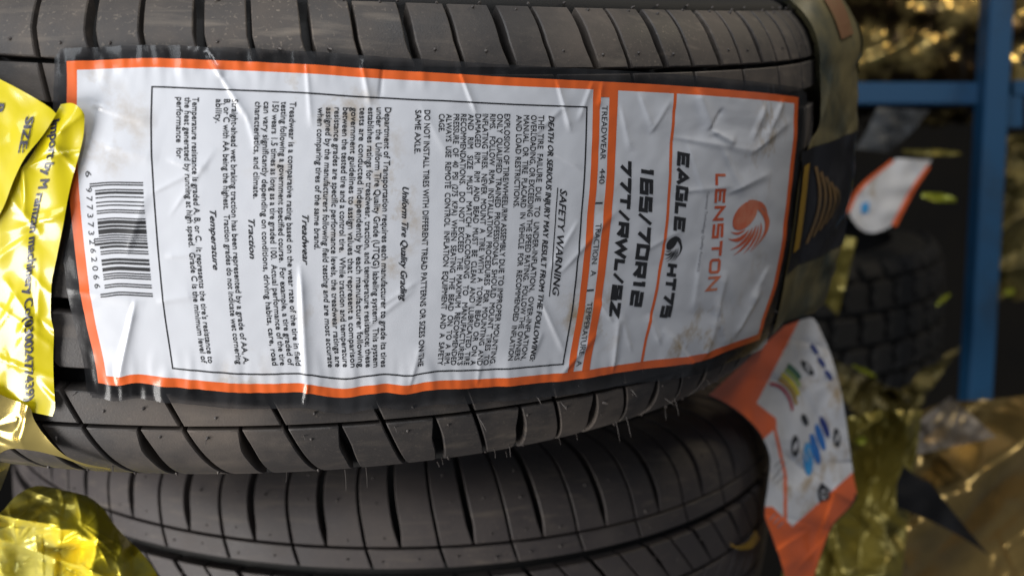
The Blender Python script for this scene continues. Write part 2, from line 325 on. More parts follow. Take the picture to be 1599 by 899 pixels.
# ------------------------------------------------------------------ rubber nibs and hairs left by the mould
def tube(p0, p1, r0, r1, n=5, bend=None):
    p0 = np.array(p0, float); p1 = np.array(p1, float); seg = 3 if bend is not None else 1; V = []; Fc = []
    ax = (p1 - p0) / (np.linalg.norm(p1 - p0) + 1e-9); a = np.cross(ax, [.3, .5, .8]); a /= np.linalg.norm(a); b = np.cross(ax, a)
    for k in range(seg + 1):
        q = k / seg; c = p0 + (p1 - p0) * q + (np.array(bend) * math.sin(q * math.pi) if bend is not None else 0); r = r0 + (r1 - r0) * q
        V += [c + r * (math.cos(2 * math.pi * i / n) * a + math.sin(2 * math.pi * i / n) * b) for i in range(n)]
    for k in range(seg):
        for i in range(n): Fc.append([k * n + i, k * n + (i + 1) % n, (k + 1) * n + (i + 1) % n, (k + 1) * n + i])
    Fc.append([seg * n + i for i in range(n)]); return V, Fc
def nibs(fr, T, rows, pitch, kr):
    V = []; Fc = []
    for (s, phase) in rows:
        c = round((fr.phic * R - phase) / pitch)
        for k in range(c - kr, c + kr + 1):
            if rng.random() < .22: continue
            ph = (phase + k * pitch + rng.uniform(-2, 2)) / R; ss = s + rng.uniform(-1.2, 1.2); L = rng.choice([.5, .7, 1.0, 2.0], p=[.4, .35, .18, .07])
            a = fr.loc(np.array(ph), np.array(ss), .1); b = fr.loc(np.array(ph + rng.uniform(-.5, .5) * L / R), np.array(ss + rng.uniform(-.6, .3) * L), -L)
            v, f = tube(a, b, .00062, .0003 if L < 1.2 else .0002); n0 = len(V); V += v; Fc += [[i + n0 for i in q] for q in f]
    mk('rubber_nib', V, Fc, M['nib'], parent=T, local=True, kind='stuff')
nibs(F1, T1, [(-60, -258), (-60, -242), (-81, -254), (-81, -238), (-51, -256), (-48, -246), (62, -250), (62, -234), (78, -250), (78, -234), (80.5, -244), (80.5, -229)], P1, 10)
nibs(F2, T2, [(49, a2 + 8), (49, a2 + 27), (68, a2 + 6), (68, a2 + 24), (38, a2 + 10), (38, a2 + 28), (82, a2 + 4), (20, a2 + 14), (12, a2 + 32)], P2, 8)
for (x, y, dx, dy) in [(539, 734, 2, 42), (572, 731, 2, 40), (448, 737, -2, 21), (175, 727, 3, 17), (690, 716, 2, 12), (683, 722, 4, 9), (772, 700, 2, 20), (795, 694, 3, 26), (838, 618, 10, 18),
                       (876, 628, 12, 16), (962, 657, 8, 44), (978, 650, 10, 44), (985, 607, 14, 18), (1038, 622, 22, 16), (1038, 633, 3, 30), (1054, 622, 8, 36), (940, 560 + 85, -3, 6),
                       (750, 655, 14, 26), (120, 612, -10, 8), (1103, 592, 8, 12), (873, 684, 3, 14), (900, 678, 2, 12), (322, 684, -2, 14), (790, 706, 2, 10), (474, 680, 3, 9), (616, 666, 5, 12)]:
    P, Nn, ok, _ = F1.hit(np.array([x]), np.array([y])); p = P[0]; D = -p[2]
    e = px(x + dx * .75, y + dy * .75, D - 1.2)
    v, f = tube(p - Nn[0] * .3, e, .22, .08, bend=np.array([.12, 0, .15]))
    o = mk('mould_hair', v, f, M['nib']); mwi = T1.matrix_world.inverted(); o.parent = T1; o.matrix_parent_inverse = T1.matrix_basis.inverted()

# ------------------------------------------------------------------ the big label: photo-traced edges laid on the tyre
def pchip(xs, ys):
    xs = np.array(xs, float); ys = np.array(ys, float)
    h = np.diff(xs); dl = np.diff(ys) / h; d = np.zeros_like(ys)
    for i in range(1, len(xs) - 1): d[i] = 0 if dl[i - 1] * dl[i] <= 0 else 2 / (1 / dl[i - 1] + 1 / dl[i])
    d[0] = dl[0]; d[-1] = dl[-1]
    def fn(x):
        x = np.asarray(x, float); i = np.clip(np.searchsorted(xs, x) - 1, 0, len(xs) - 2); t = (x - xs[i]) / h[i]; xo = t.copy() if hasattr(t, 'copy') else t
        tc = np.clip(t, 0, 1); v = (ys[i] * (1 + 2 * tc) * (1 - tc) ** 2 + d[i] * h[i] * tc * (1 - tc) ** 2 + ys[i + 1] * tc ** 2 * (3 - 2 * tc) + d[i + 1] * h[i] * tc ** 2 * (tc - 1))
        return v + (t - tc) * h[i] * np.where(t < 0, d[0], d[-1])
    return fn
AC = [105, 238, 461, 608, 669, 918, 1056, 1247]
XC = [[105, 104, 112, 128, 153], [238, 236, 243, 255, 272], [462, 458, 455, 460, 472], [608, 605, 602, 600, 600], [669, 667, 665, 661, 656], [918, 915, 907, 895, 877], [1056, 1049, 1042, 1024, 1002], [1247, 1242, 1231, 1217, 1187]]
ytop = pchip([60, 105, 200, 240, 300, 400, 500, 580, 700, 800, 928, 1056, 1200, 1247, 1290], [97, 96, 92, 91, 93, 97, 102, 108, 115, 121, 127, 134, 146, 152, 158])
ybot = pchip([100, 153, 181, 211, 241, 300, 400, 470, 533, 600, 633, 677, 740, 800, 887, 1000, 1087, 1147, 1187, 1230], [592, 598, 602, 598, 601, 607, 614, 612, 621, 613, 615, 608, 606, 602, 594, 577, 565, 545, 530, 512])
_xb = [pchip(AC, [c[i] for c in XC]) for i in range(5)]
def lab_px(a, b):
    """label coordinates (a = pixel column at the top edge, b = 0 top .. 1 bottom) -> photo pixel"""
    K = np.stack([fn(a) for fn in _xb], 0); bb = np.clip(b, -.2, 1.2) * 4; i = np.clip(bb.astype(int), 0, 3); t = bb - i
    idx = np.arange(a.size).reshape(a.shape)
    Kf = K.reshape(5, -1); g = lambda o: Kf[np.clip(i + o, 0, 4).ravel(), idx.ravel()].reshape(a.shape)
    p0, p1, p2, p3 = g(-1), g(0), g(1), g(2)
    x = .5 * (2 * p1 + (p2 - p0) * t + (2 * p0 - 5 * p1 + 4 * p2 - p3) * t * t + (3 * p1 - p0 - 3 * p2 + p3) * t ** 3)
    y = ytop(a) + (ybot(K[4]) - ytop(a)) * b
    return x, y
# creases: x0, y0, x1, y1, half width px, height mm
CR = [(322, 84, 345, 118, 4, .8), (345, 118, 385, 180, 6, .8), (385, 180, 405, 235, 7, .5), (478, 95, 486, 190, 4, .5), (565, 100, 578, 160, 5, .7), (598, 95, 594, 150, 3, -.6), (715, 105, 742, 172, 3, .8),
      (870, 128, 890, 200, 4, .8), (925, 130, 905, 185, 4, .6), (940, 130, 936, 165, 4, .7), (1000, 150, 1020, 200, 6, .6), (1018, 205, 1045, 160, 4, .5), (1090, 145, 1115, 205, 10, 1.4), (1115, 205, 1145, 222, 7, 1.1), (1128, 172, 1110, 205, 4, -.9),
      (1195, 165, 1178, 215, 4, 1.0), (1222, 160, 1196, 215, 5, 1.0), (1178, 235, 1230, 190, 7, .8), (1060, 215, 1180, 235, 8, .5), (1130, 235, 1160, 300, 7, .6), (1075, 225, 1100, 300, 5, .4),
      (470, 430, 480, 600, 9, 1.2), (480, 600, 476, 632, 4, 1.0), (210, 480, 186, 596, 7, 1.4), (270, 330, 330, 240, 5, .3), (240, 300, 300, 268, 5, .35), (150, 165, 235, 190, 10, .5), (165, 225, 240, 245, 14, .5), (265, 250, 320, 262, 7, .4),
      (250, 470, 300, 460, 9, .45), (262, 400, 305, 395, 8, .4), (200, 390, 228, 300, 10, .5), (100, 450, 215, 470, 9, .5),
      (560, 520, 640, 455, 5, .35), (590, 480, 650, 440, 4, .3), (640, 600, 655, 540, 6, .5), (745, 600, 752, 550, 6, .4), (830, 560, 845, 520, 5, .4), (880, 580, 930, 520, 6, .6), (845, 470, 880, 545, 5, .5),
      (958, 575, 965, 500, 5, .8), (955, 500, 935, 470, 6, .6), (985, 545, 970, 495, 6, .5), (1030, 535, 1015, 495, 6, .6), (1100, 555, 1118, 500, 9, 1.0), (1118, 500, 1130, 430, 5, .7), (1150, 520, 1185, 455, 5, .9), (1120, 470, 1135, 540, 6, .6), (1085, 575, 1040, 520, 7, .7), (1200, 420, 1175, 470, 5, .6),
      (880, 420, 960, 330, 6, .5), (900, 350, 860, 420, 5, .4), (850, 230, 905, 260, 5, .4), (830, 215, 880, 165, 5, .4), (970, 170, 985, 230, 6, .5), (1010, 390, 1060, 360, 6, .35), (1060, 300, 1140, 290, 6, .4), (1140, 300, 1200, 270, 8, .6), (1095, 400, 1085, 480, 5, .5), (660, 170, 700, 240, 8, .25), (700, 500, 780, 440, 6, .3)]
def wrinkle(x, y):
    d = .10 * sn(x, y * .6, 260, 1) + .05 * sn(x, y, 90, 2)
    rt_ = np.clip((x - 780) / 250, 0, 1); d = d + rt_ * (1.5 * (facet(x, y, 210, 2)) + .12 * sn(x, y, 70, 4))
    d = d + np.clip((260 - x) / 160, 0, 1) * .9 * facet(x, y, 170, 5) + .16 * facet(x, y * .7, 110, 4)
    lo = np.clip((y - 540) / 60, 0, 1) + np.clip((150 - y) / 50, 0, 1); d = d + lo * .45 * (sn(x, y * .35, 85, 6) + .4 * sn(x, y * .3, 40, 3))
    for x0, y0, x1, y1, w, h in CR:
        vx, vy = x1 - x0, y1 - y0; L2 = vx * vx + vy * vy; t = np.clip(((x - x0) * vx + (y - y0) * vy) / L2, 0, 1); L = L2 ** .5
        side = ((x - x0) * vy - (y - y0) * vx) / L; tt = ((x - x0) * vx + (y - y0) * vy) / L2; tc = np.clip(tt, -.1, 1.1)
        dist = np.hypot(side, (tt - tc) * L); ww = w * (.6 + .8 * t) * 1.15
        q = dist / ww; prof_ = np.where(side > 0, np.exp(-q * 1.1), np.exp(-(q * 1.5) ** 2)); end = np.clip(1.25 - np.abs(2 * tt - 1), 0, 1)
        d = d + .85 * h * prof_ * np.clip(end * 2, 0, 1)
    return d
A0, A1, NA = 84.0, 1262.0, 590; B0, B1, NB = -.040, 1.048, 262
ga = np.linspace(A0, A1, NA); gb = np.linspace(B0, B1, NB); GA, GB = np.meshgrid(ga, gb, indexing='ij')
GX, GY = lab_px(GA, GB)
GP, GN, _ok, _ = F1.hit(GX, GY, 1.1)
disp = wrinkle(GX, GY)
# the sheet sags a little over grooves and lifts at its rim
GP2 = GP + GN * disp[..., None]
def surf(a, b, lift=0.0):
    fa = np.clip((np.asarray(a, float) - A0) / (A1 - A0) * (NA - 1), 0, NA - 1.001); fb = np.clip((np.asarray(b, float) - B0) / (B1 - B0) * (NB - 1), 0, NB - 1.001)
    i = fa.astype(int); j = fb.astype(int); ta = (fa - i)[..., None]; tb = (fb - j)[..., None]
    q = lambda G: G[i, j] * (1 - ta) * (1 - tb) + G[i + 1, j] * ta * (1 - tb) + G[i, j + 1] * (1 - ta) * tb + G[i + 1, j + 1] * ta * tb
    return q(GP2) + q(GN) * lift
LB = thing('tyre_label', 'large wrinkled white and orange size and safety label across the nearest tyre', 'label', W(GP2[NA // 2, NB // 2]) * 0 + GP2[NA // 2, NB // 2])
def strip(name, a0, a1, b0, b1, m, lift=0.0, sa=2.0, sb=.0042, parent=LB, fn=None):
    na = max(2, int(abs(a1 - a0) / sa) + 1); nb = max(2, int(abs(b1 - b0) / sb) + 1)
    A, B = np.meshgrid(np.linspace(a0, a1, na), np.linspace(b0, b1, nb), indexing='ij')
    return mk(name, surf(A, B, lift).reshape(-1, 3), gridfaces(na, nb), m, parent=parent)
EB = .0278   # orange edge width in b (about 14 px)
strip('label_paper', 121, 1241, EB, 1 - EB, M['paper'])
strip('orange_border', 105, 1247, 0, EB, M['orange']); strip('orange_border', 105, 1247, 1 - EB, 1, M['orange'])
strip('orange_border', 105, 121, EB, 1 - EB, M['orange']); strip('orange_border', 1241, 1247, EB, 1 - EB, M['orange'])
LI = .07
strip('orange_stripe', 926.5, 937.5, EB, 1 - EB, M['orange'], LI); strip('orange_stripe', 952, 965, EB, 1 - EB, M['orange'], LI)
strip('orange_stripe', 937.5, 952, EB, .052, M['orange'], LI); strip('orange_stripe', 937.5, 952, .972, 1 - EB, M['orange'], LI)
strip('orange_rule', 1053, 1057.5, EB, 1 - EB, M['orange'], LI)
for a0, a1, b0, b1 in [(237, 239.4, .085, .945), (915.8, 918.2, .085, .945), (239.4, 915.8, .085, .0896), (239.4, 915.8, .9405, .945)]:
    strip('frame_line', a0, a1, b0, b1, M['ink'], LI)
# clear film margin round the print, with rounded corners
def margin():
    V = []; K = []
    def ok(a, b):
        ia = (a - A0 - 2) * 1.0; ib = (b - B0) * 500; ja = A1 - 2 - a; jb = (B1 - b) * 500
        for p, q in ((ia, ib), (ia, jb), (ja, ib), (ja, jb)):
            if p < 14 and q < 14 and (14 - p) ** 2 + (14 - q) ** 2 > 196: return False
        return True
    aa = np.arange(A0, A1 + .1, 3.0); bb = np.concatenate([np.linspace(B0, 0, 6), np.linspace(0, 1, 120)[1:-1], np.linspace(1, B1, 7)])
    aa = np.sort(np.unique(np.concatenate([aa, [105, 1247]]))); A, B = np.meshgrid(aa, bb, indexing='ij'); na, nb = A.shape
    f = gridfaces(na, nb); am = (A[:-1, :-1] + A[1:, 1:]).ravel() / 2; bm = (B[:-1, :-1] + B[1:, 1:]).ravel() / 2
    keep = ~((am > 105) & (am < 1247) & (bm > 0) & (bm < 1)) & np.array([ok(x, y) for x, y in zip(am, bm)]); 
    P = surf(A, B, 0); mk('clear_film_margin', P.reshape(-1, 3), f[keep], M['margin'], parent=LB)
margin()

# ------------------------------------------------------------------ lettering
_tmp = {}
def text_mesh(s, bold=0.0, shear=0.0, res=2):
    cu_ = bpy.data.curves.new('t', 'FONT'); cu_.body = s; cu_.resolution_u = res; cu_.shear = shear; cu_.fill_mode = 'FRONT' if hasattr(cu_, 'fill_mode') else cu_.fill_mode
    o = bpy.data.objects.new('t', cu_); COL.objects.link(o); dg = bpy.context.evaluated_depsgraph_get(); ev = o.evaluated_get(dg); me = ev.to_mesh()
    V = np.empty(len(me.vertices) * 3); me.vertices.foreach_get('co', V); V = V.reshape(-1, 3)[:, :2]; Fc = [list(p.vertices) for p in me.polygons]
    ev.to_mesh_clear(); bpy.data.objects.remove(o); bpy.data.curves.remove(cu_)
    return V, Fc
CAP = text_mesh('H')[0][:, 1].max()
def subdiv(V, Fc, lim):
    """split triangles whose edges are longer than lim (in final px), shared vertices kept"""
    V = [tuple(v) for v in V]; Fc = [f for f in Fc]; T = []
    for f in Fc:
        for i in range(1, len(f) - 1): T.append((f[0], f[i], f[i + 1]))
    for _ in range(6):
        cache = {}; out = []; ch = False
        def mid(a, b):
            k = (min(a, b), max(a, b))
            if k not in cache: V.append(((V[a][0] + V[b][0]) / 2, (V[a][1] + V[b][1]) / 2)); cache[k] = len(V) - 1
            return cache[k]
        for t in T:
            L = [math.hypot(V[t[i]][0] - V[t[(i + 1) % 3]][0], V[t[i]][1] - V[t[(i + 1) % 3]][1]) for i in range(3)]
            sp = [l > lim for l in L]; n = sum(sp)
            if n == 0: out.append(t); continue
            ch = True
            m_ = [mid(t[i], t[(i + 1) % 3]) if sp[i] else None for i in range(3)]
            if n == 3: out += [(t[0], m_[0], m_[2]), (m_[0], t[1], m_[1]), (m_[2], m_[1], t[2]), (m_[0], m_[1], m_[2])]
            elif n == 1:
                i = sp.index(True); out += [(t[i], m_[i], t[(i + 2) % 3]), (m_[i], t[(i + 1) % 3], t[(i + 2) % 3])]
            else:
                i = sp.index(False); a, b, c = t[i], t[(i + 1) % 3], t[(i + 2) % 3]; mb = m_[(i + 1) % 3]; mc = m_[(i + 2) % 3]
                out += [(a, b, mb), (a, mb, mc), (mc, mb, c)]
        T = out
        if not ch: break
    return np.array(V), T
def yb(a, y):   # photo row -> b, for a column a
    K = _xb[4](np.array(float(a))); t = float(ytop(np.array(float(a)))); return (y - t) / (float(ybot(K)) - t)
def label_text(name, s, a, y0, y1, cap, m=None, bold=0.0, shear=0.0, lift=.10, slant=0.0, res=2, parent=LB, fn=None, weight=None):
    if bold <= 0: return _label_text(name, s, a, y0, y1, cap, m, 0, shear, lift, slant, res)
    w = bold * cap * 1.9; k = max(2, int(math.ceil(2 * w / .7))); V = []; Fc = []; n = 0
    for i in range(k):
        d = w * (2 * i / (k - 1) - 1)
        P, f = _label_text(None, s, a + d * .5, y0 + d + .5 * w, y1 + d - .5 * w, cap, m, 0, shear, lift + .004 * i, slant, res); V.append(P); Fc += [[q + n for q in t] for t in f]; n += len(P)
    return mk(name, np.concatenate(V), Fc, m or M['ink'], parent=parent)
def _label_text(name, s, a, y0, y1, cap, m=None, bold=0.0, shear=0.0, lift=.10, slant=0.0, res=2, parent=LB, fn=None, weight=None):
    """a: baseline column, y0..y1 rows the line spans, cap: letter height px, slant: px the baseline drifts"""
    V, Fc = text_mesh(s, bold, shear, res); mn, mx = V[:, 0].min(), V[:, 0].max(); q = (V[:, 0] - mn) / (mx - mn); h = V[:, 1] / CAP * cap
    V = np.stack([y0 + q * (y1 - y0), h], -1); V, Fc = subdiv(V, Fc, 3.2)
    q = (V[:, 0] - y0) / (y1 - y0); b0, b1 = yb(a, y0), yb(a, y1)
    P = surf(a + V[:, 1] + slant * q, b0 + (b1 - b0) * q, lift)
    if name is None: return P, Fc
    return mk(name, P, Fc, m or M['ink'], parent=parent, smooth=True)
TH = .004
def para(name, lines, cap, y0, y1, bold=TH, **k):
    Vs = []; Fs = []; n = 0
    for a, s, *yy in [(l[0] + da, *l[1:]) for l in lines for da in ((0, .6) if cap < 9 else (0, .65))]:
        n_ = len(Vs)
        q0, q1 = (yy + [y0, y1][len(yy):]) if len(yy) < 2 else yy
        if len(yy) == 1: q0, q1 = y0, yy[0]
        V, Fc = text_mesh(s, bold, 0, 3); mn, mx = V[:, 0].min(), V[:, 0].max(); q = (V[:, 0] - mn) / (mx - mn)
        V = np.stack([q0 + q * (q1 - q0), V[:, 1] / CAP * cap], -1); V, Fc = subdiv(V, Fc, 5)
        q = (V[:, 0] - q0) / (q1 - q0); b0, b1 = yb(a, q0), yb(a, q1); P = surf(a + V[:, 1], b0 + (b1 - b0) * q, .10 + .004 * (n_ % 2))
        Vs.append(P); Fs += [[i + n for i in f] for f in Fc]; n += len(P)
    return mk(name, np.concatenate(Vs), Fs, M['ink'], parent=LB)
para('printed_paragraph', [(301.5, 'Temperature resistance is graded A, B, or C.  It represents the tire\'s resistance to'), (289.5, 'the heat generated by running at high speed.  Grade C is the minimum level of'), (277, 'performance  for', 247)], 9.5, 152, 566)
para('printed_paragraph', [(363, 'Straight-ahead wet braking traction has been represented by a grade of AA, A,'), (350.5, 'B, or C with AA being the highest.  Traction grades do not indicate wet cornering'), (338, 'ability.', 192)], 9.5, 155, 568)
para('printed_paragraph', [(453, 'Treadwear is a comparative rating based on the wear rate of the tire in field'), (439.5, 'testing following a government specified course.  For example, a tire graded of'), (426, '150 wears 1.5 times as long as a tire graded 100.  Actual performance of the tire'),
     (412.5, 'can vary significantly depending on conditions, driving habits, care, road'), (399, 'characteristics, and climate.', 310)], 9.5, 159, 570)
para('printed_paragraph', [(602 - 13.15 * i, s) for i, s in enumerate(['Department of Transportation requires each manufacturer to grade its tires', 'under the Uniform Tire Quality Grade (UTQG) labeling system.  This system', 'establishes ratings for treadwear, traction, and temperature resistance; these',
     'tests are conducted independently by each manufacturer following', 'government guidelines to assign values that represent a comparison', 'between the tested tire and a control tire.  While traction and temperature', 'resistance grades are specific performance levels, the treadwear ratings are',
     'assigned by the manufacturers following field testing and are most accurate'])] + [(602 - 13.15 * 8, 'when comparing tires of the same brand.', 389)], 9.5, 168, 573)
para('printed_paragraph', [(663, 'DO NOT INSTALL TIRES WITH DIFFERENT TREAD PATTERNS OR SIZES ON THE'), (649, 'SAME AXLE.', 240)], 8.8, 172, 572)
para('printed_paragraph', [(788 - 11.35 * i, s) for i, s in enumerate(['EXPLOSION OF TIRE/WHEEL/RIM ASSEMBLY DUE TO IMPROPER MOUNTING.', 'ONLY  QUALIFIED  TRAINED  PROFESSIONALS  SHOULD  MOUNT  TIRES  TO', 'RIMS.   FOLLOW  RMA  INSTALLATION  PROCEDURES  FOR  MOUNTING  AND',
     'INFLATING TIRES.  NEVER  MOUNT  A  TIRE  WITH  A  TORN  BEAD  OR  ON  A', 'DAMAGED  RIM.   RIM  AND  BEAD  MUST  BE  CLEAN  AND  LUBRICATED. TIRE', 'AND   RIM   SIZE   MUST   MATCH   ACCORDING   TO   MANUFACTURER\'S', 'RECOMMENDATIONS.   DO  NOT  EXCEED  THE  MAXIMUM  RECOMMENDED',
     'PRESSURE  OF  40  PSI  (275  KPA)  WHEN  SEATING  THE  BEAD  ON  TO  A  RIM.', 'ALWAYS  USE  REMOTE  CONTROL  INFLATION  EQUIPMENT  AND  A  SAFETY'])] + [(788 - 11.35 * 9, 'CAGE.', 206)], 8.6, 178, 570)
para('printed_paragraph', [(841, 'THE  TIRE  FAILURE  DUE  TO  UNDER-INFLATION,  OVER-INFLATION,'), (829.5, 'OVERLOADING, OR EXCEEDING THE SPEED RATING.  FOLLOW THE OWNERS'), (818, 'MANUAL  OR  TIRE  PLACARD  IN  VEHICLE  FOR  RECOMMENDED  INFLATION'), (806.5, 'AND LOAD RESTRICTIONS.', 324)], 8.6, 180, 562)
HB = .028
label_text('printed_heading', 'DEATH OR SERIOUS INJURY MAY RESULT FROM THE FOLLOWING:', 857, 181, 564, 8.8, bold=HB, shear=.25)
label_text('printed_heading', 'SAFETY WARNING', 880, 295, 462, 11, bold=.02, shear=.3); strip('heading_underline', 875, 876.6, yb(876, 293), yb(876, 463), M['ink'], LI)
label_text('printed_heading', 'Uniform Tire Quality Grading', 632, 292, 470, 9.6, bold=HB, shear=.28)
label_text('printed_heading', 'Treadwear', 478, 335, 413, 10, bold=HB, shear=.28)
label_text('printed_heading', 'Traction', 391, 342, 404, 10, bold=HB, shear=.28)
label_text('printed_heading', 'Temperature', 328, 328, 421, 10, bold=HB, shear=.28)
for s, y0, y1 in [('TREADWEAR', 165, 249), ('440', 263, 287), ('|', 316, 318.5), ('TRACTION', 349, 412), ('A', 422, 431), ('|', 452, 454.5), ('TEMPERATURE', 472, 553), ('A', 563, 572)]:
    label_text('rating_text', s, 940.5, y0, y1, 8.8, bold=.002, lift=.13)
GL = {'1': [[(.15, .95), (.5, .95), (.5, 0)]], '6': [[(.95, .92), (.12, .92), (.12, .08), (.92, .08), (.92, .52), (.2, .52)]], '5': [[(.95, .92), (.12, .92), (.12, .54), (.9, .54), (.9, .08), (.05, .08)]],
 '/': [[(.05, -.05), (.95, 1.05)]], '7': [[(.03, .92), (.92, .92), (.45, 0)]], '0': [[(.12, .3), (.12, .92), (.9, .92), (.9, .08), (.12, .08), (.12, .34)]], 'R': [[(.12, 0), (.12, .92), (.9, .92), (.9, .45), (.22, .45)], [(.5, .40), (.92, 0)]],
 '2': [[(.05, .92), (.9, .92), (.9, .52), (.12, .52), (.12, .08), (.97, .08)]], 'T': [[(0, .92), (1, .92)], [(.5, .84), (.5, 0)]], 'W': [[(0, 1), (.25, .1), (.5, .8), (.75, .1), (1, 1)]], 'L': [[(.12, 1), (.12, .08), (.95, .08)]],
 'B': [[(.12, .5), (.12, .92), (.85, .92), (.85, .5), (.2, .5)], [(.2, .42), (.92, .42), (.92, .08), (.12, .08), (.12, .46)]], 'Z': [[(.03, .92), (.88, .92), (.12, .08), (.97, .08)]], 'E': [[(.97, .92), (.12, .92), (.12, .08), (.97, .08)], [(.2, .5), (.85, .5)]],
 'A': [[(0, 0), (.5, .95), (1, 0)], [(.3, .28), (.7, .28)]], 'G': [[(.95, .92), (.12, .92), (.12, .08), (.92, .08), (.92, .48), (.5, .48)]], 'H': [[(.12, 0), (.12, 1)], [(.9, 0), (.9, 1)], [(.2, .5), (.82, .5)]],
 'N': [[(.1, 0), (.1, .95), (.9, .05), (.9, 1)]], 'S': [[(.93, .92), (.1, .92), (.1, .52), (.9, .52), (.9, .08), (.05, .08)]], 'O': [[(.1, .5), (.1, .8), (.22, .93), (.78, .93), (.9, .8), (.9, .2), (.78, .07), (.22, .07), (.1, .2), (.1, .53)]], ' ': []}
WD = {'1': .55, '/': .62, ' ': .5, 'W': 1.25, 'I': .4, 'L': .8}
def block_text(name, txt, a, y0, y1, cap, sw, m, slant=0.0, shear=.18):
    """wide square-cut lettering made of mitred strokes"""
    tot = sum(WD.get(c, 1.0) + .16 for c in txt) - .16; u = (y1 - y0) / tot; x0 = 0; Vs = []; Fs = []; n = 0; kk = 0
    for ch in txt:
        wch = WD.get(ch, 1.0)
        for pl in GL[ch]:
            P = np.array([((p[0] * wch) * u, p[1] * cap) for p in pl], float); P[:, 1] = sw / 2 + P[:, 1] * (1 - sw / cap); P[:, 1] = P[:, 1] * 1.04 - .02 * cap
            Q = []
            for i in range(len(P) - 1):
                k = max(2, int(np.hypot(*(P[i + 1] - P[i])) / 2.5)); Q += [(P[i] + (P[i + 1] - P[i]) * t / k, i) for t in range(k)]
            Q.append((P[-1], len(P) - 2)); pts = np.array([q[0] for q in Q]); d = np.diff(pts, axis=0); d /= np.linalg.norm(d, axis=1)[:, None] + 1e-9
            d0 = np.vstack([d[:1], d]); d1 = np.vstack([d, d[-1:]]); tn = d0 + d1; ln = np.linalg.norm(tn, axis=1)[:, None]; tn = tn / np.maximum(ln, .3); nn = np.stack([-tn[:, 1], tn[:, 0]], -1); cs = np.clip((nn * np.stack([-d0[:, 1], d0[:, 0]], -1)).sum(1), .5, 1)
            sww = sw * (1.0 if ch != '/' else .8); off = nn * (sww / 2 / cs)[:, None]; rows_ = np.stack([pts + off, pts + off * .33, pts - off * .33, pts - off], 1).reshape(-1, 2)
            X = x0 + rows_[:, 0] + shear * rows_[:, 1] - shear * cap / 2; q = X / (y1 - y0); b0, b1 = yb(a, y0), yb(a, y1)
            Pw = surf(a + rows_[:, 1] + slant * q, b0 + (b1 - b0) * q, .10 + .004 * (kk % 2)); Vs.append(Pw); Fs += (gridfaces(len(pts), 4)[:, ::-1] + n).tolist(); n += len(Pw); kk += 1
        x0 += (wch + .16) * u
    return mk(name, np.concatenate(Vs), Fs, m, parent=LB)
block_text('size_marking', '165/70R12', 1005, 262, 480, 24, 6.3, M['ink'], slant=8)
block_text('size_marking', '77T/RWL/BZ', 972, 250, 496, 21, 5.9, M['ink'], slant=8)
block_text('model_name', 'EAGLE', 1064, 238, 362, 21, 5.7, M['ink'], slant=1)
block_text('model_name', 'HT75', 1064, 413, 497, 20, 5.5, M['ink'], slant=5)
block_text('brand_name', 'LENSTON', 1124, 271, 456, 19, 4.2, M['redink'], slant=8, shear=0)
label_text('brand_motto', 'Germany Technology Quality Assurance', 1113.5, 299, 424, 4.2, m=M['greyink'], bold=0)
label_text('barcode_number', '6', 132.5, 267, 277, 9); label_text('barcode_number', '9 7 7 3 7 3', 132, 293, 367, 9, slant=-2); label_text('barcode_number', '2 6 2 0 6 6', 130, 374, 450, 9, slant=0)
# EAN-13 bars
Lc = ['0001101', '0011001', '0010011', '0111101', '0100011', '0110001', '0101111', '0111011', '0110111', '0001011']
par = 'LGGGLL'; digs = '977373262066'; bits = '101'
for i, ch in enumerate(digs[:6]):
    c = Lc[int(ch)]; c = c if par[i] == 'L' else ''.join('1' if q == '0' else '0' for q in c)[::-1]; bits += c
bits += '01010'
for ch in digs[6:]: bits += ''.join('1' if q == '0' else '0' for q in Lc[int(ch)])
bits += '101'
Vs = []; Fs = []; n = 0; i = 0; b0, b1 = yb(185, 284), yb(185, 461); du = (b1 - b0) / len(bits)
while i < len(bits):
    if bits[i] == '1':
        j = i
        while j < len(bits) and bits[j] == '1': j += 1
        guard = i < 3 or j > len(bits) - 3 or 45 <= i <= 50; aa = np.linspace(138 if guard else 146, 222, 40)
        A, B = np.meshgrid(aa, [b0 + i * du, b0 + j * du], indexing='ij'); P = surf(A, B, .1).reshape(-1, 3); Vs.append(P); Fs += (gridfaces(40, 2) + n).tolist(); n += len(P); i = j
    else: i += 1
mk('barcode', np.concatenate(Vs), Fs, M['ink'], parent=LB)
# bird-head emblem drawn as a body disc, a neck crescent and sweeping feathers (dx, dy in px about its centre)
def flat_shape(pts_rows, ca, cy, sc, parent, name, m, lift=.11):
    Vs = []; Fs = []; n = 0
    for L, Rr in pts_rows:
        L = np.array(L) * sc; Rr = np.array(Rr) * sc; k = len(L); rows_ = np.stack([L, L * .67 + Rr * .33, L * .33 + Rr * .67, Rr], 1).reshape(-1, 2)
        P = surf(ca + rows_[:, 0], yb(ca, cy) + rows_[:, 1] / 415., lift); Vs.append(P); Fs += (gridfaces(k, 4) + n).tolist(); n += len(P)
    return mk(name, np.concatenate(Vs), Fs, m, parent=parent)
def cres(p0, p1, bul, w, n=18, pw=.8):
    p0 = np.array(p0, float); p1 = np.array(p1, float); t = np.linspace(0, 1, n)[:, None]; d = p1 - p0; nn = np.array([-d[1], d[0]]) / np.hypot(*d)
    c = p0 + d * t + nn * bul * 4 * t * (1 - t); ww = w * (np.sin(np.pi * t ** pw)) / 2; return (c + nn * ww, c - nn * ww)
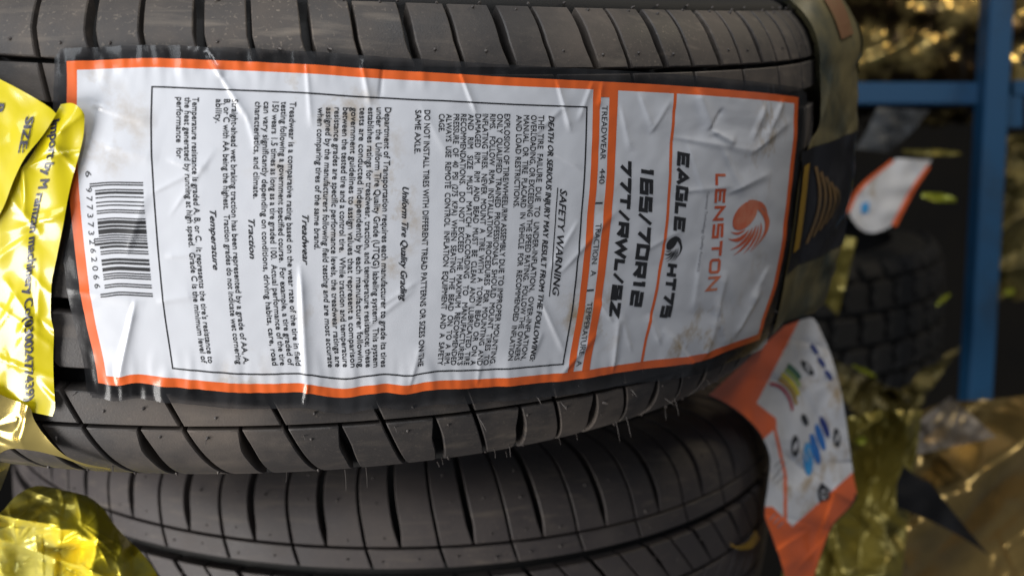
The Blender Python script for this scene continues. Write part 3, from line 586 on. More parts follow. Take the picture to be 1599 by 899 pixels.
def emblem(ca, cy, sc, m):
    t = np.linspace(0, np.pi, 18); c, s = math.cos(.55), math.sin(.55)
    def el(x, y): return np.stack([-12 + c * x - s * y, -20 + s * x + c * y], -1)
    body = (el(19 * np.cos(t), 28 * np.sin(t)), el(19 * np.cos(t), -28 * np.sin(t)))
    sh = [body, cres((-16, -45), (6, 52), -36, 9, 28, .9), cres((-12, -44), (30, -16), -9, 8, 16), cres((-10, -47), (18, -22), -6, 9, 14)]
    for (q0, q1, b, w) in [((-8, 5), (-36, 6), -6, 4.5), ((-2, 6), (-40, 18), -11, 8), ((4, 4), (-34, 40), -9, 6.5), ((10, 0), (-26, 51), -9, 6.5), ((14, 0), (-8, 53), -7, 4.5), ((18, -4), (4, 50), -7, 4)]:
        sh.append(cres(q0, q1, b, w))
    flat_shape(sh, ca, cy, sc, LB, 'bird_emblem', m)
emblem(1188, 352, .86, M['redink']); emblem(1072, 388, .38, M['ink'])

# ------------------------------------------------------------------ free sheets: two traced edges joined by a lofted surface
def loft(e0, e1, nu, nv, depth, crumple=None, mid=None):
    def rs(e, n):
        e = np.array(e, float); L = np.concatenate([[0], np.cumsum(np.hypot(*np.diff(e, axis=0).T))]); L /= L[-1]; t = np.linspace(0, 1, n)
        x = pchip(L, e[:, 0])(t); y = pchip(L, e[:, 1])(t); return np.stack([x, y], -1)
    a = rs(e0, nu); b = rs(e1, nu); t = np.linspace(0, 1, nv)[None, :, None]; P = a[:, None] * (1 - t) + b[:, None] * t
    if mid is not None: m_ = rs(mid, nu)[:, None]; P = a[:, None] * (1 - t) * (1 - 2 * t) + m_ * 4 * t * (1 - t) + b[:, None] * t * (2 * t - 1)
    return P[..., 0], P[..., 1]
def sheet(name, e0, e1, nu, nv, depth, m, parent=None, mid=None, smooth=True, sharp=None):
    X, Y = loft(e0, e1, nu, nv, None, mid=mid); D = depth(X, Y); P = px(X, Y, D)
    return mk(name, P.reshape(-1, 3), gridfaces(nu, nv), m, parent=parent, smooth=smooth, sharp=sharp)
_c1 = {}
def t1depth(x, y, lift):
    P, n, ok, _ = F1.hit(x, y, lift); return -P[..., 2]
from mathutils.geometry import delaunay_2d_cdt
def crumple(name, outline, n, depth, amp, m, seed=0, noise=0.0, aniso=(1, 1), soft=2):
    """sheet folded along random straight creases; small facets at the edges"""
    r = np.random.default_rng(seed); o = np.array(outline, float); lo_, hi_ = o.min(0), o.max(0)
    B = []
    for i in range(len(o)):
        a, b = o[i], o[(i + 1) % len(o)]; k = max(1, int(np.hypot(*(b - a)) / 14))
        for j in range(k): B.append(a + (b - a) * j / k + r.normal(size=2) * (1.2 if j else 0))
    nb = len(B); I = []; tries = 0
    def inside(p):
        c = False
        for i in range(len(o)):
            x1, y1 = o[i]; x2, y2 = o[(i + 1) % len(o)]
            if (y1 > p[1]) != (y2 > p[1]) and p[0] < (x2 - x1) * (p[1] - y1) / (y2 - y1) + x1: c = not c
        return c
    asp = np.array(aniso, float)
    while len(I) < n and tries < n * 60:
        tries += 1; p = lo_ + r.random(2) * (hi_ - lo_); p = p + np.array([1, .55]) * r.normal() * 0
        if not inside(p): continue
        dm = (70 * r.random() ** 2 + 9); q = np.array(I) if I else np.zeros((1, 2)) - 999
        if np.hypot(*((q - p) / asp).T).min() < dm * min(1, 400 / (tries + 100)) + 5: continue
        if np.hypot(*(np.array(B) - p).T).min() < 6: continue
        I.append(p)
    P = np.array(B + I); Z = depth(P[:, 0], P[:, 1]) + amp * r.normal(size=len(P)) * np.where(np.arange(len(P)) < nb, .5, 1)
    vs, es, fs, *_ = delaunay_2d_cdt([Vector(p) for p in P], [(i, (i + 1) % nb) for i in range(nb)], [], 1, 1e-5)
    vs = np.array([tuple(v) for v in vs]); Z = Z[:len(vs)] if len(vs) == len(P) else np.array([Z[np.argmin(np.hypot(*(P - v).T))] for v in vs])
    # one smooth level of subdivision keeps creases crisp but rounds the flats a little
    V = px(vs[:, 0], vs[:, 1], Z); ob = mk(name, V, [list(f) for f in fs], m, smooth=False)
    if noise:
        md = ob.modifiers.new('sub', 'SUBSURF'); md.subdivision_type = 'SIMPLE'; md.levels = md.render_levels = 4
        tx = bpy.data.textures.new('crinkle', 'CLOUDS'); tx.noise_scale = .012; dm = ob.modifiers.new('disp', 'DISPLACE'); dm.texture = tx; dm.strength = noise / 1000
        sm = ob.modifiers.new('soft', 'SMOOTH'); sm.factor = .5; sm.iterations = soft
        for p_ in ob.data.polygons: p_.use_smooth = True
    return ob
# yellow importer strip: two overlapping folds round the tyre's left end
def ydepth(x, y):
    fold = 2.0 * np.exp(-((x - 118 + (y - 160) * .42) / 26.) ** 2) * np.clip((420 - y) / 250, 0, 1)
    d = t1depth(x, y, 3.0) - .8 * sn(x * 1.2, y * .5, 150, 3) - .4 * facet(x, y * .8, 150, 1) - fold - .8 * np.abs(creased(x, y, 61, 20, (-20, 170, 130, 640), (.4, 1.4), (5, 16), (40, 150)))
    for (x0, y0, x1, y1, w, h) in [(86, 230, 118, 262, 4, .7), (95, 205, 128, 178, 5, .6), (0, 290, 60, 360, 6, .7), (0, 480, 80, 540, 6, .6), (40, 420, 90, 470, 5, .5), (0, 560, 84, 590, 6, .7), (60, 350, 100, 330, 5, .5), (10, 440, 50, 500, 4, .5)]:
        vx, vy = x1 - x0, y1 - y0; L2 = vx * vx + vy * vy; tt = np.clip(((x - x0) * vx + (y - y0) * vy) / L2, 0, 1); ds = np.hypot(x - x0 - tt * vx, y - y0 - tt * vy); d = d - h * np.exp(-ds / w)
    return d
YW = thing('yellow_import_wrap', 'glossy yellow printed strip folded round the left end of the nearest tyre', 'plastic wrap', px(60, 400, 345))
right = [(95, 163), (110, 161), (126, 170), (132, 182), (131, 205), (124, 240), (114, 275), (106, 310), (99, 350), (89, 400), (80, 450), (79, 490), (84, 520), (83, 560), (84, 600), (86, 635), (82, 650)]
left = [(78, 195), (60, 225), (40, 255), (10, 280), (-20, 300), (-60, 320), (-90, 340), (-110, 360), (-120, 400), (-130, 440), (-130, 480), (-130, 510), (-130, 540), (-130, 560), (-130, 580), (-130, 600), (-130, 605)]
X, Y = loft(left, right, 150, 70, None)
YD = ydepth(X, Y); mk('strip_sheet', px(X, Y, YD).reshape(-1, 3), gridfaces(150, 70), M['yellow'], parent=YW)
up_t = [(-130, 62), (0, 124), (40, 145), (62, 158), (80, 170), (88, 178)]; up_b = [(-130, 480), (2, 330), (22, 280), (38, 248), (68, 210), (87, 180)]
X, Y = loft(up_t, up_b, 90, 60, None); YD2 = t1depth(X, Y, 5.6) - .8 * sn(X, Y * .6, 130, 5) - .9 * facet(X, Y, 130, 3)
mk('folded_flap', px(X, Y, YD2).reshape(-1, 3), gridfaces(90, 60), M['yellow'], parent=YW)
def free_text(name, s, path, cap, depth, m, parent, bold=0.0, shear=0.0, lift=.25):
    V = []; Fc = []; n = 0; k = 3 if bold else 1
    for i in range(k):
        P, f = _free_text(s, [(p[0], p[1] + (i - (k - 1) / 2) * bold * cap * 2) for p in path], cap, depth, shear, lift + .006 * i); V.append(P); Fc += [[q + n for q in t] for t in f]; n += len(P)
    return mk(name, np.concatenate(V), Fc, m, parent=parent)
def _free_text(s, path, cap, depth, shear, lift):
    """text along a pixel polyline (baseline), letters rising to the right of the travel direction as seen turned"""
    V, Fc = text_mesh(s, 0, shear, 3); mn, mx = V[:, 0].min(), V[:, 0].max(); path = np.array(path, float); L = np.concatenate([[0], np.cumsum(np.hypot(*np.diff(path, axis=0).T))])
    V = np.stack([(V[:, 0] - mn) / (mx - mn) * L[-1], V[:, 1] / CAP * cap], -1); V, Fc = subdiv(V, Fc, 4.0)
    fx = pchip(L, path[:, 0]); fy = pchip(L, path[:, 1]); x = fx(V[:, 0]); y = fy(V[:, 0]); dx = fx(V[:, 0] + .5) - fx(V[:, 0] - .5); dy = fy(V[:, 0] + .5) - fy(V[:, 0] - .5); n = np.hypot(dx, dy)
    x2 = x + dy / n * V[:, 1]; y2 = y - dx / n * V[:, 1]
    return px(x2, y2, depth(x2, y2) - lift), Fc
yl = lambda x, y: ydepth(x, y)
free_text('importer_text', 'Import by M ramzan machinery Co(03002477439)', [(80, 185), (76, 230), (66, 270), (55, 310), (46, 360), (42, 410), (38, 460), (38, 520), (38, 580), (40, 626)], 13, yl, M['navy'], YW, bold=.035, shear=-.3)
fl = lambda x, y: t1depth(x, y, 5.6) - .8 * sn(x, y * .6, 130, 5) - .9 * facet(x, y, 130, 3)
free_text('size_text', 'SIZE:', [(41, 181), (34, 210), (28, 238)], 12, fl, M['navy'], YW, bold=.05, shear=-.15, lift=.35)
free_text('size_text', 'P', [(-6, 160), (-9, 172)], 13, fl, M['navy'], YW, bold=.05, shear=-.15, lift=.35)

# ------------------------------------------------------------------ gold foil round the tyres on the left
def f1(x, y): return t1depth(x, y, 3.5) - 2.0 * sn(x, y, 210, 2) - np.clip((730 - y) / 40, 0, 1) * np.abs(creased(x, y, 51, 16, (-60, 600, 120, 720), (.8, 2.6), (6, 18), (50, 160)))
tag(sheet('foil_wrap', [(-130, 590), (-40, 600), (10, 620), (48, 638), (52, 652), (72, 682), (104, 712), (135, 724), (172, 731)], [(-130, 760), (-60, 740), (-20, 720), (20, 700), (50, 703), (90, 712), (110, 719), (132, 727), (172, 734)], 90, 40, f1, M['goldpale']),
    'shiny pale gold foil hugging the lower left of the nearest tyre, under the yellow strip', 'foil wrap')
def f1b(x, y): return 430 + 10 * sn(x, y, 180, 5) + 4 * facet(x, y, 90, 2)
tag(sheet('plastic_wrap', [(-120, 660), (-40, 685), (0, 692), (14, 694), (26, 697)], [(-120, 830), (-60, 800), (-20, 790), (0, 765), (12, 735)], 40, 30, f1b, M['creamfilm']), 'cream see-through film hanging at the left edge beneath the pale gold foil', 'plastic wrap')
def f2(x, y):
    r = np.hypot((x - 60) / 230, (y - 960) / 230); base = 452 + 62 * np.clip(r, 0, 1.3) ** 3
    return base + 26 * facet(x, y, 260, 3, 3) + 12 * facet(x, y, 150, 1, 3) + 2.6 * facet(x, y, 70, 2, 3)
def f2(x, y):
    r = np.hypot((x - 60) / 230, (y - 960) / 230); return 444 + 30 * np.clip(r, 0, 1.3) ** 3
def f2c(x, y): return f2(x, y) + creased(x, y, 5, 34, (-80, 760, 260, 960), (4, 11), (14, 46), (90, 240)) + creased(x, y, 9, 60, (-60, 760, 260, 940), (.7, 2.2), (5, 14), (30, 110)) + 4 * sn(x, y, 190, 3)
GF = sheet('crumpled_foil', [(-90, 850), (-40, 820), (0, 800), (30, 770), (60, 758), (100, 765), (135, 774), (160, 792), (178, 818), (200, 842), (215, 856), (238, 884), (262, 930)], [(-90, 1000), (-40, 1005), (0, 1010), (30, 1010), (60, 1010), (100, 1010), (130, 1010), (150, 1010), (170, 1010), (190, 1010), (215, 1010), (240, 1010), (290, 1010)], 300, 240, f2c, M['gold'])
tag(GF, 'crumpled bright gold foil bunched in the lower left corner over the second tyre', 'foil wrap')

# ------------------------------------------------------------------ wrap collar behind the right end of the nearest tyre
CW = thing('printed_wrap', 'olive see-through wrap with black bands standing off the right end of the nearest tyre', 'plastic wrap', F1.work(np.array(F1.phic + 1.2), np.array(0.)))
def collar(ph, s, extra=0.0):
    w_ = np.clip((ph - F1.phic - .99) / .26, 0, 1); L = 1.6 + 20 * w_ + w_ * (1.2 * sn(ph * 200, s, 60, 2) + 4.0 * facet(ph * 200, s, 55, 4, 3)) + w_ * 1.2 * facet(ph * 200, s, 24, 1, 3) + (.25 + w_) * creased(ph * 200 + 0 * s, s + 0 * ph, 71, 40, (20, -60, 240, 92), (.6, 2.2), (3, 9), (20, 90))
    return F1.work(ph, s, -(L + extra))
ph = np.linspace(F1.phic + .90, F1.phic + 1.9, 200); sv = np.linspace(-60, 92, 120); PH, SV = np.meshgrid(ph, sv, indexing='ij')
_st = F1.phic + 1.02 - .115 / (1 + np.exp((SV - 20) / 3.)); PH = _st + (PH - PH.min()) / (PH.max() - PH.min()) * (F1.phic + 1.9 - _st)
mk('wrap_film', collar(PH, SV).reshape(-1, 3), gridfaces(200, 120), M['olivefilm'], parent=CW)
def cpatch(name, p0, p1, s0, s1, m, ex=.4, bow=0.0):
    a = np.linspace(p0, p1, 90); b = np.linspace(s0, s1, 40); A, B = np.meshgrid(a, b, indexing='ij'); A = A + bow * np.sin((B - s0) / (s1 - s0) * math.pi); mk(name, collar(F1.phic + A, B, ex).reshape(-1, 3), gridfaces(90, 40), m, parent=CW)
cpatch_n = 0
cpatch('black_band', .91, 1.9, -33, 19, M['darkprint'], .4)
cpatch('amber_bar', .918, .962, -24, 13, M['amber'], .9)
M['tealprint'] = mat('teal_print', (.06, .16, .19), .5, spec=.2, var=(.17, .145, .06), vscale=40); M['rustprint'] = mat('rust_print', (.20, .10, .05), .5, spec=.2, var=(.17, .145, .06), vscale=40)
cpatch('teal_patch', 1.25, 1.5, 44, 62, M['tealprint'], .9); cpatch('rust_patch', 1.12, 1.2, 60, 74, M['rustprint'], .9); None
for k in range(5): cpatch('swirl_line', 1.0 + .024 * k, 1.012 + .024 * k, -24 + 2 * k, 10 - 3 * k, M['swirl'], .9, bow=.03)

# ------------------------------------------------------------------ second tyre's label, seen edge on at its right shoulder
L2 = thing('tyre_label', 'white label with coloured rating arcs on the right shoulder of the lower tyre', 'label', px(1260, 700, 560))
eL = [(1105, 618), (1130, 630), (1162, 652), (1188, 682), (1201, 720), (1197, 760), (1192, 800), (1205, 840), (1218, 875), (1226, 905), (1232, 930)]
eR = [(1226, 508), (1266, 496), (1287, 528), (1300, 562), (1312, 605), (1320, 650), (1327, 700), (1333, 745), (1338, 772), (1300, 822), (1262, 930)]
def l2d(x, y):
    q = np.clip((x - 1195) / 140, -1.2, 1.2); return 612 + 62 * q - 3 * sn(x, y, 160, 3) - .8 * sn(x, y * .5, 70, 1) + 5 * facet(x, y, 150, 5, 3) + .5 * creased(x, y, 91, 26, (1190, 520, 1340, 880), (1.0, 4.5), (6, 22), (40, 150))
NU, NV = 330, 200; X2, Y2 = loft(eL, eR, NU, NV, None); D2 = l2d(X2, Y2); P2_ = px(X2, Y2, D2)
def region_mesh(name, mask, m, off=0.0):
    f = gridfaces(NU, NV); i, j = np.meshgrid(np.arange(NU - 1), np.arange(NV - 1), indexing='ij'); k = mask[:-1, :-1].ravel()
    return mk(name, px(X2, Y2, D2 - off).reshape(-1, 3), f[k], m, parent=L2)
edge_b = ((Y2 > 1.42 * 0 + 772 + (1338 - X2) * .90 - 42) & (X2 > 1205)) | (np.arange(NV)[None, :] * 0 + np.arange(NU)[:, None] > NU * .975)
tl = ((X2 < 1180) & (Y2 < 660)) | ((X2 - 1180 < (630 - Y2) * .52) & (Y2 < 631)) | ((Y2 >= 629) & (Y2 < 700) & (X2 < 1182 + np.clip((Y2 - 630) * 1.3, 0, 40)) & (Y2 - 655 < (1225 - X2) * .9) & (X2 < 1212))
thin = (np.abs(X2 - (1212 + 14 * np.clip((Y2 - 680) / 60, -1, 1))) < 2.6) & (Y2 > 655) & (Y2 < 820)
lo = (Y2 > 800) & (X2 < 1250)
tri = (Y2 > 820 - (1236 - X2) * 1.0) & (X2 < 1236) & (Y2 > 790)
org = edge_b | tl | thin | tri
_ie = np.arange(NV)[None, :] + 0 * np.arange(NU)[:, None]; dk = ((_ie >= NV - 6) & (Y2 > 770)) | (_ie < 3)
org = org & ~dk; region_mesh('dark_rim', dk, M['blackflap'])
region_mesh('orange_border', org, M['orange']); region_mesh('label_paper', ~org & ~dk, M['paper'])
def l2blob(name, cx, cy, rx, ry, ang, m, sq=2.0, hole=False):
    t = np.linspace(0, 2 * math.pi, 21)[:-1]; c, s = np.cos(t), np.sin(t); ex = np.sign(c) * np.abs(c) ** (2 / sq) * rx; ey = np.sign(s) * np.abs(s) ** (2 / sq) * ry
    V = []; 
    for k in (.0, .5, 1.0):
        x = cx + k * (ex * math.cos(ang) - ey * math.sin(ang)); y = cy + k * (ex * math.sin(ang) + ey * math.cos(ang)); V.append(px(x, y, l2d(x, y) - .7))
    V = np.concatenate(V); Fc = []
    for r in range(2):
        for i in range(20): Fc.append([r * 20 + i, r * 20 + (i + 1) % 20, (r + 1) * 20 + (i + 1) % 20, (r + 1) * 20 + i])
    return mk(name, V, Fc, m, parent=L2)
for (x, y, rx, ry, a, m) in [(1262, 716, 7.5, 26, -.05, 'lightblue'), (1273, 700, 6, 25, -.25, 'blueink'), (1281, 682, 5.5, 22, -.32, 'blueink'), (1288, 666, 5, 18, -.38, 'navyink')]: l2blob('blue_stripe', x, y, rx, ry, a, M[m])
for (x, y, rx, ry, a) in [(1242, 696, 6, 17, .0), (1307, 683, 5.5, 15, -.1), (1257, 655, 4.5, 10, -.4), (1261, 574, 5, 15, -.7)]: l2blob('black_icon', x, y, rx, ry, a, M['ink'])
for (x, y, rx, ry, a) in [(1242, 696, 2.4, 8, .3), (1307, 683, 2.2, 7, .2), (1261, 574, 1.8, 7, -.4)]: l2blob('icon_stroke', x, y, rx, ry, a, M['paper'])  # white printed strokes inside the black icons
for o_ in [q for q in L2.children if q.name.startswith('icon_stroke')]: o_.location.y -= .0006
for k, (x, y) in enumerate([(1216, 722), (1221, 728), (1212, 742), (1218, 748), (1207, 806), (1213, 812), (1219, 818)]): l2blob('tiny_print', x, y, 1.1, 11 if k < 4 else 8, .75, M['greyink'])
for k, (x, y) in enumerate([(1258, 712), (1264, 706), (1276, 690), (1284, 672)]): l2blob('stripe_print', x, y, .8, 9, -.3, M['paper'])
for o_ in [q for q in L2.children if q.name.startswith('stripe_print')]: o_.location.y -= .0006
for i in range(3): l2blob('navy_mark', 1272 + 11 * i, 545 + 20 * i, 3.5, 10, -.6, M['navyink'])
# house-shaped grade mark
hv = np.array([(1283, 752), (1294, 763), (1296, 778), (1280, 783), (1277, 764)]); mk('grade_mark', px(hv[:, 0], hv[:, 1], l2d(hv[:, 0], hv[:, 1]) - .8), [[0, 1, 2, 3, 4]], M['ink'], parent=L2)
free_text('grade_letter', 'G', [(1281, 765), (1284, 779)], 9, l2d, M['paper'], L2, bold=.01, lift=1.3)
def arc(name, cx, cy, r, w, t0, t1, m):
    t = np.linspace(t0, t1, 24); A, B = np.meshgrid(t, np.array([r - w / 2, r, r + w / 2]), indexing='ij'); x = cx + B * np.cos(A) * .75; y = cy + B * np.sin(A); mk(name, px(x, y, l2d(x, y) - .7).reshape(-1, 3), gridfaces(24, 3), m, parent=L2)
for r, w, m, ta, tb in ((46, 5, 'crimson', -1.6, -.1), (56, 7, 'amber', -1.25, -.25), (65, 8, 'yel2', -1.2, -.45), (75, 5, 'lime', -1.15, -.6), (83, 8, 'green', -1.12, -.72)): arc('rating_arc', 1203, 645, r, w, ta, tb, M[m])
# yellow scrap caught in the lower tyre's groove
tag(sheet('foil_scrap', [(1139, 846), (1150, 852), (1168, 845), (1180, 826)], [(1142, 852), (1158, 858), (1172, 856), (1187, 840)], 14, 8, lambda x, y: F2.hit(x, y, 2.5)[0][..., 2] * -1 - 1.2 * facet(x, y, 30, 2), M['amber']), 'small torn yellow scrap stuck to the lower tyre near its label', 'foil scrap')

# ------------------------------------------------------------------ background: rack, other tyres, foil
RK = thing('storage_rack', 'blue painted steel rack, blurred, standing behind the tyres', 'rack', px(1550, 300, 1150))
def beam(name, a, b, half_px, D, thick, m=M['blue']):
    p0 = px(a[0], a[1], D); p1 = px(b[0], b[1], D); d = (p1 - p0) / np.linalg.norm(p1 - p0); n = np.cross(d, [0, 0, 1.]); n /= np.linalg.norm(n)
    V, Fc = box(p0, p1, n * half_px / F * D, np.array([0, 0, thick])); return mk(name, V, Fc, m, parent=RK, smooth=False)
beam('post', (1560, -60), (1508, 900), 19, 1150, 14); beam('beam', (1290, 148), (1541, 148), 17, 1166, 9); beam('beam', (1577, 140), (1700, 138), 12, 1166, 9)
beam('bracket', (1572, 152), (1572, 200), 22, 1162, 6); beam('bracket', (1600, 90), (1640, 90), 12, 1166, 8)
wv, wf = box((-4000, 0, -3200), (4500, 0, -3200), (0, 4000, 0), (0, 0, 40)); o = mk('back_wall', wv, wf, M['wall'], smooth=False); o['kind'] = 'structure'

F3 = Frame((190, -15, -1290), (.18, .1, .03), 1.1)
def knobby(fr, T):
    rows = [(-44, 26, 0), (-14, 26, 13), (16, 26, 0), (46, 26, 13), (72, 18, 4), (-72, 18, 4)]
    for s, wd_, ph0 in rows:
        o = block_mesh(fr, s - wd_ / 2, s + wd_ / 2, lambda x: 4 + 1.5 * np.sin(x * .4), lambda x: 30 + 1.5 * np.cos(x * .35), depth=9, m=M['knob'], e=2.0, bv=1.8); o.parent = T
        c = round((fr.phic * R - ph0) / 34); 
        for k in range(c - 4, c + 13):
            b = o if k == c - 4 else o.copy()
            if k != c - 4: COL.objects.link(b); b.parent = T
            b.rotation_euler = (0, 0, (ph0 + 34 * k) / R)
T3 = thing('tyre', 'dark knobby tyre out of focus behind, between the blue post and the labelled tyre', 'tyre', None, None, mw=F3.mw)
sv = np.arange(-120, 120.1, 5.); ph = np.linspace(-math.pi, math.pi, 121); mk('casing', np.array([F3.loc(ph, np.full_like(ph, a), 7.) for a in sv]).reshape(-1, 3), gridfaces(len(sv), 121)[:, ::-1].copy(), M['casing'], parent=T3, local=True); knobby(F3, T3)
L3 = thing('tyre_label', 'blurred small white label with orange edge on the knobby tyre in the background', 'label', px(1380, 310, 1010))
def d3(x, y): return 985 + .55 * (x - 1330) + .15 * (370 - y) + 4 * sn(x, y, 90, 2)
sheet('label_paper', [(1400, 247), (1340, 300), (1325, 330)], [(1455, 250), (1425, 290), (1392, 352)], 30, 20, d3, M['paper'], parent=L3, mid=[(1428, 249), (1384, 295), (1352, 362)])
sheet('orange_border', [(1448, 258), (1425, 290), (1392, 350)], [(1453, 260), (1431, 293), (1399, 354)], 20, 4, lambda x, y: d3(x, y) - 1, M['orange'], parent=L3)
sheet('orange_border', [(1392, 249), (1335, 300), (1322, 330)], [(1396, 252), (1340, 303), (1327, 332)], 20, 4, lambda x, y: d3(x, y) - 1, M['orange'], parent=L3)
sheet('blue_mark', [(1345, 318), (1345, 334)], [(1357, 315), (1357, 331)], 5, 5, lambda x, y: d3(x, y) - 1.5, M['lightblue'], parent=L3)
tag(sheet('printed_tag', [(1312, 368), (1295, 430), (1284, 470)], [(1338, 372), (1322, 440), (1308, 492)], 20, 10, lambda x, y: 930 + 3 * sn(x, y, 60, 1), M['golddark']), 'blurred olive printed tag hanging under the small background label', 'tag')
tag(sheet('grey_film', [(1370, 168), (1350, 210), (1335, 232)], [(1452, 172), (1425, 205), (1385, 238)], 20, 12, lambda x, y: 1120 + 5 * sn(x, y, 70, 3), film('dim_grey_film', (.4, .4, .42), .0, .35, (.12, .125, .13), .55, 14, 1.15)), 'pale grey film patch just below the blue beam', 'plastic wrap')
for i, (x0, y0, x1, y1, w, D, lb) in enumerate([(1410, 236, 1500, 240, 5, 1050, 'long thin olive foil edge just above the background label'), (1440, 304, 1493, 313, 7, 1000, 'bright lime foil strip right of the background label'), (1462, 476, 1484, 458, 4, 1010, 'short lime strip on the right side of the knobby tyre'), (1332, 570, 1368, 588, 4, 900, 'slanting lime strip below the knobby tyre')]):
    a = math.atan2(y1 - y0, x1 - x0); nx, ny = -math.sin(a) * w, math.cos(a) * w
    tag(sheet('foil_strip_or_glint', [(x0 - nx * .5, y0 - ny * .5), ((x0 + x1) / 2 - nx, (y0 + y1) / 2 - ny), (x1 - nx * .5, y1 - ny * .5)], [(x0 + nx * .5, y0 + ny * .5), ((x0 + x1) / 2 + nx, (y0 + y1) / 2 + ny), (x1 + nx * .5, y1 + ny * .5)], 16, 6, lambda x, y, D=D: D + 2 * sn(x, y, 40, 2), M['golddark'] if i == 0 else M['limeprint']), lb, 'foil strip')
# foil-wrapped tyres
def wrapped(name, fr, label, m, sc, amp, phr=(-1.2, 2.6)):
    ph = np.linspace(fr.phic + phr[0], fr.phic + phr[1], 260); sv = np.linspace(-150, 150, 120); PH, SV = np.meshgrid(ph, sv, indexing='ij')
    L = 8 + .45 * amp + amp * facet(PH * 200, SV * .5, sc, 2, 5) + amp * .12 * sn(PH * 200, SV, sc * .5, 4) + np.abs(creased(PH * 200, SV, 81, 70, (-200, -150, 500, 150), (3, 10), (5, 18), (40, 160))); P = fr.work(PH, SV, -L)
    T = thing(name, label, 'tyre', None, 'foil wrapped tyres', mw=fr.mw)
    inv = np.array(fr.mw.inverted()); w_ = W(P.reshape(-1, 3)); w_ = w_ @ inv[:3, :3].T + inv[:3, 3]
    mk('foil_wrap', w_, gridfaces(260, 120), m, parent=T, local=True)
    s2 = np.arange(-150, 150.1, 5.); p2 = np.linspace(-math.pi, math.pi, 91); mk('casing', np.array([fr.loc(p2, np.full_like(p2, a), 3.) for a in s2]).reshape(-1, 3), gridfaces(len(s2), 91)[:, ::-1].copy(), M['casing'], parent=T, local=True)
wrapped('wrapped_tyre', Frame((345, 315, -1480), (.1, .1, 0), 1.0), 'blurred tyre wrapped in amber gold foil at the top right above the beam', mat('amber_foil', (.80, .58, .20), .26, metal=.85, var=(.03, .018, .006), vscale=7, vthr=(.40, .50), bump=.05, bscale=30), 80, 34)  # near-black patches in the foil colour leave painted bright clusters
def fb(x, y):
    q = (y - 690) + (x - 1599) * (-.0) + (1599 - x) * (-.80); r = np.abs(q)   # fold that runs down to the left
    return 900 - 48 * np.exp(-r / 55.) + 26 * facet(x, y, 240, 3, 3) + 8 * facet(x, y, 110, 1, 3) + .05 * (x - 1400)
def fb(x, y):
    r = (y - 690) - (1599 - x) * .80; return 905 - 60 * np.exp(-(r / 75.) ** 2) + .05 * (x - 1400) + creased(x, y, 41, 22, (1380, 620, 1720, 950), (4, 13), (20, 60), (120, 360)) + creased(x, y, 43, 30, (1380, 620, 1650, 950), (1, 3), (7, 18), (40, 140))
tag(sheet('foil_wrap', [(1370, 690), (1420, 650), (1480, 628), (1560, 622), (1720, 600)], [(1330, 990), (1420, 990), (1500, 990), (1580, 990), (1740, 990)], 260, 240, fb, mat('dull_foil', (.54, .36, .12), .26, metal=.8, var=(.13, .10, .045), vscale=7, bump=.05, bscale=30)), 'dull brown gold foil with one bright slanting fold in the lower right corner', 'foil wrap')
def fo(x, y): return 800 + 14 * np.abs(((x + .15 * (y - 760) + 6 * np.sin(y / 40)) / 26) % 2 - 1) + 12 * facet(x, y * .5, 90, 3)
def fo(x, y): return 800 + 9 * np.abs(((x + .15 * (y - 760) + 6 * np.sin(y / 40)) / 40) % 2 - 1) + creased(x, y, 31, 40, (1220, 640, 1430, 920), (3, 9), (10, 34), (60, 200)) + creased(x, y, 33, 40, (1220, 640, 1430, 920), (.8, 2.5), (6, 12), (30, 90))
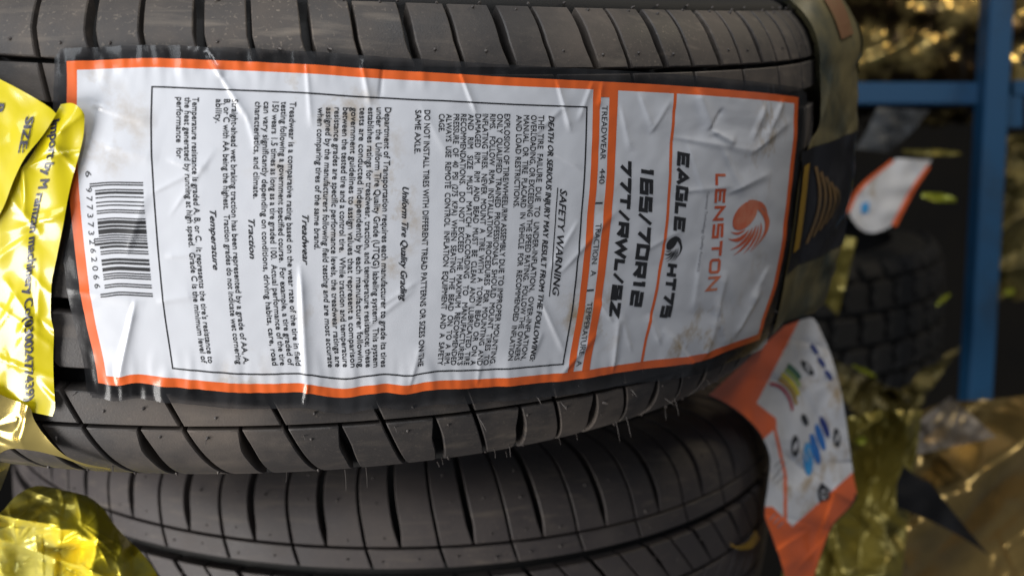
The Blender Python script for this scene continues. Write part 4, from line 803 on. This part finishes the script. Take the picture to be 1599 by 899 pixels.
tag(sheet('crumpled_foil', [(1240, 700), (1290, 655), (1330, 650), (1380, 640), (1440, 640)], [(1215, 960), (1270, 960), (1320, 960), (1360, 960), (1400, 960)], 200, 200, fo, M['golddark']), 'olive gold foil in vertical folds right of the lower tyre label', 'foil wrap')
tag(sheet('plastic_wrap', [(1380, 700), (1420, 672), (1455, 640), (1484, 618)], [(1420, 712), (1475, 700), (1530, 688), (1556, 682)], 40, 24, lambda x, y: 830 + 10 * facet(x, y, 80, 4) + 4 * sn(x, y, 60, 1), M['greyfilm']), 'greyish see-through film flap in front of the brown foil', 'plastic wrap')
tag(sheet('black_triangle', [(1412, 725), (1400, 760), (1400, 792)], [(1452, 752), (1490, 800), (1546, 868)], 16, 16, lambda x, y: 772 + 5 * sn(x, y, 100, 1), M['matteblack'], mid=[(1425, 738), (1448, 778), (1480, 826)]), 'black triangular sheet tapering to a point over the brown foil', 'plastic flap')  # flat black three-sided sheet set in front of the brown foil

# dim scraps seen past the post
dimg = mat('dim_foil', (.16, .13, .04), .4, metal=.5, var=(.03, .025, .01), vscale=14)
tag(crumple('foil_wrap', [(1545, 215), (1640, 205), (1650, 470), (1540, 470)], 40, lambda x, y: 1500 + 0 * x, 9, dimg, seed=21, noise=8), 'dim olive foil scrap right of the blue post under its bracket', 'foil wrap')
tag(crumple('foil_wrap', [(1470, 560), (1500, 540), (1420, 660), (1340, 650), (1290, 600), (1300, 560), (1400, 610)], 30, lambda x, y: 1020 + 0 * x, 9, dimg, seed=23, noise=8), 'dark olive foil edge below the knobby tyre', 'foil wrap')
for k, (x, y, lb) in enumerate([(1428, 620, 'small round lime glint just above the grey film flap'), (1552, 455, 'left one of two lime glints right of the blue post'), (1576, 456, 'right one of two lime glints right of the blue post'), (1345, 688, 'lime glint beside the lower label, above its orange corner')]):
    Dd = 790 if k == 3 else 1200
    tag(sheet('foil_strip_or_glint', [(x - 8, y - 3), (x, y - 7), (x + 8, y - 5)], [(x - 8, y + 4), (x, y + 6), (x + 8, y + 3)], 8, 6, lambda X, Y, D=Dd: D + 2 * sn(X, Y, 20, 2), M['limeprint']), lb, 'foil strip')  # glints modelled as small lime sheets, their brightness put into the colour
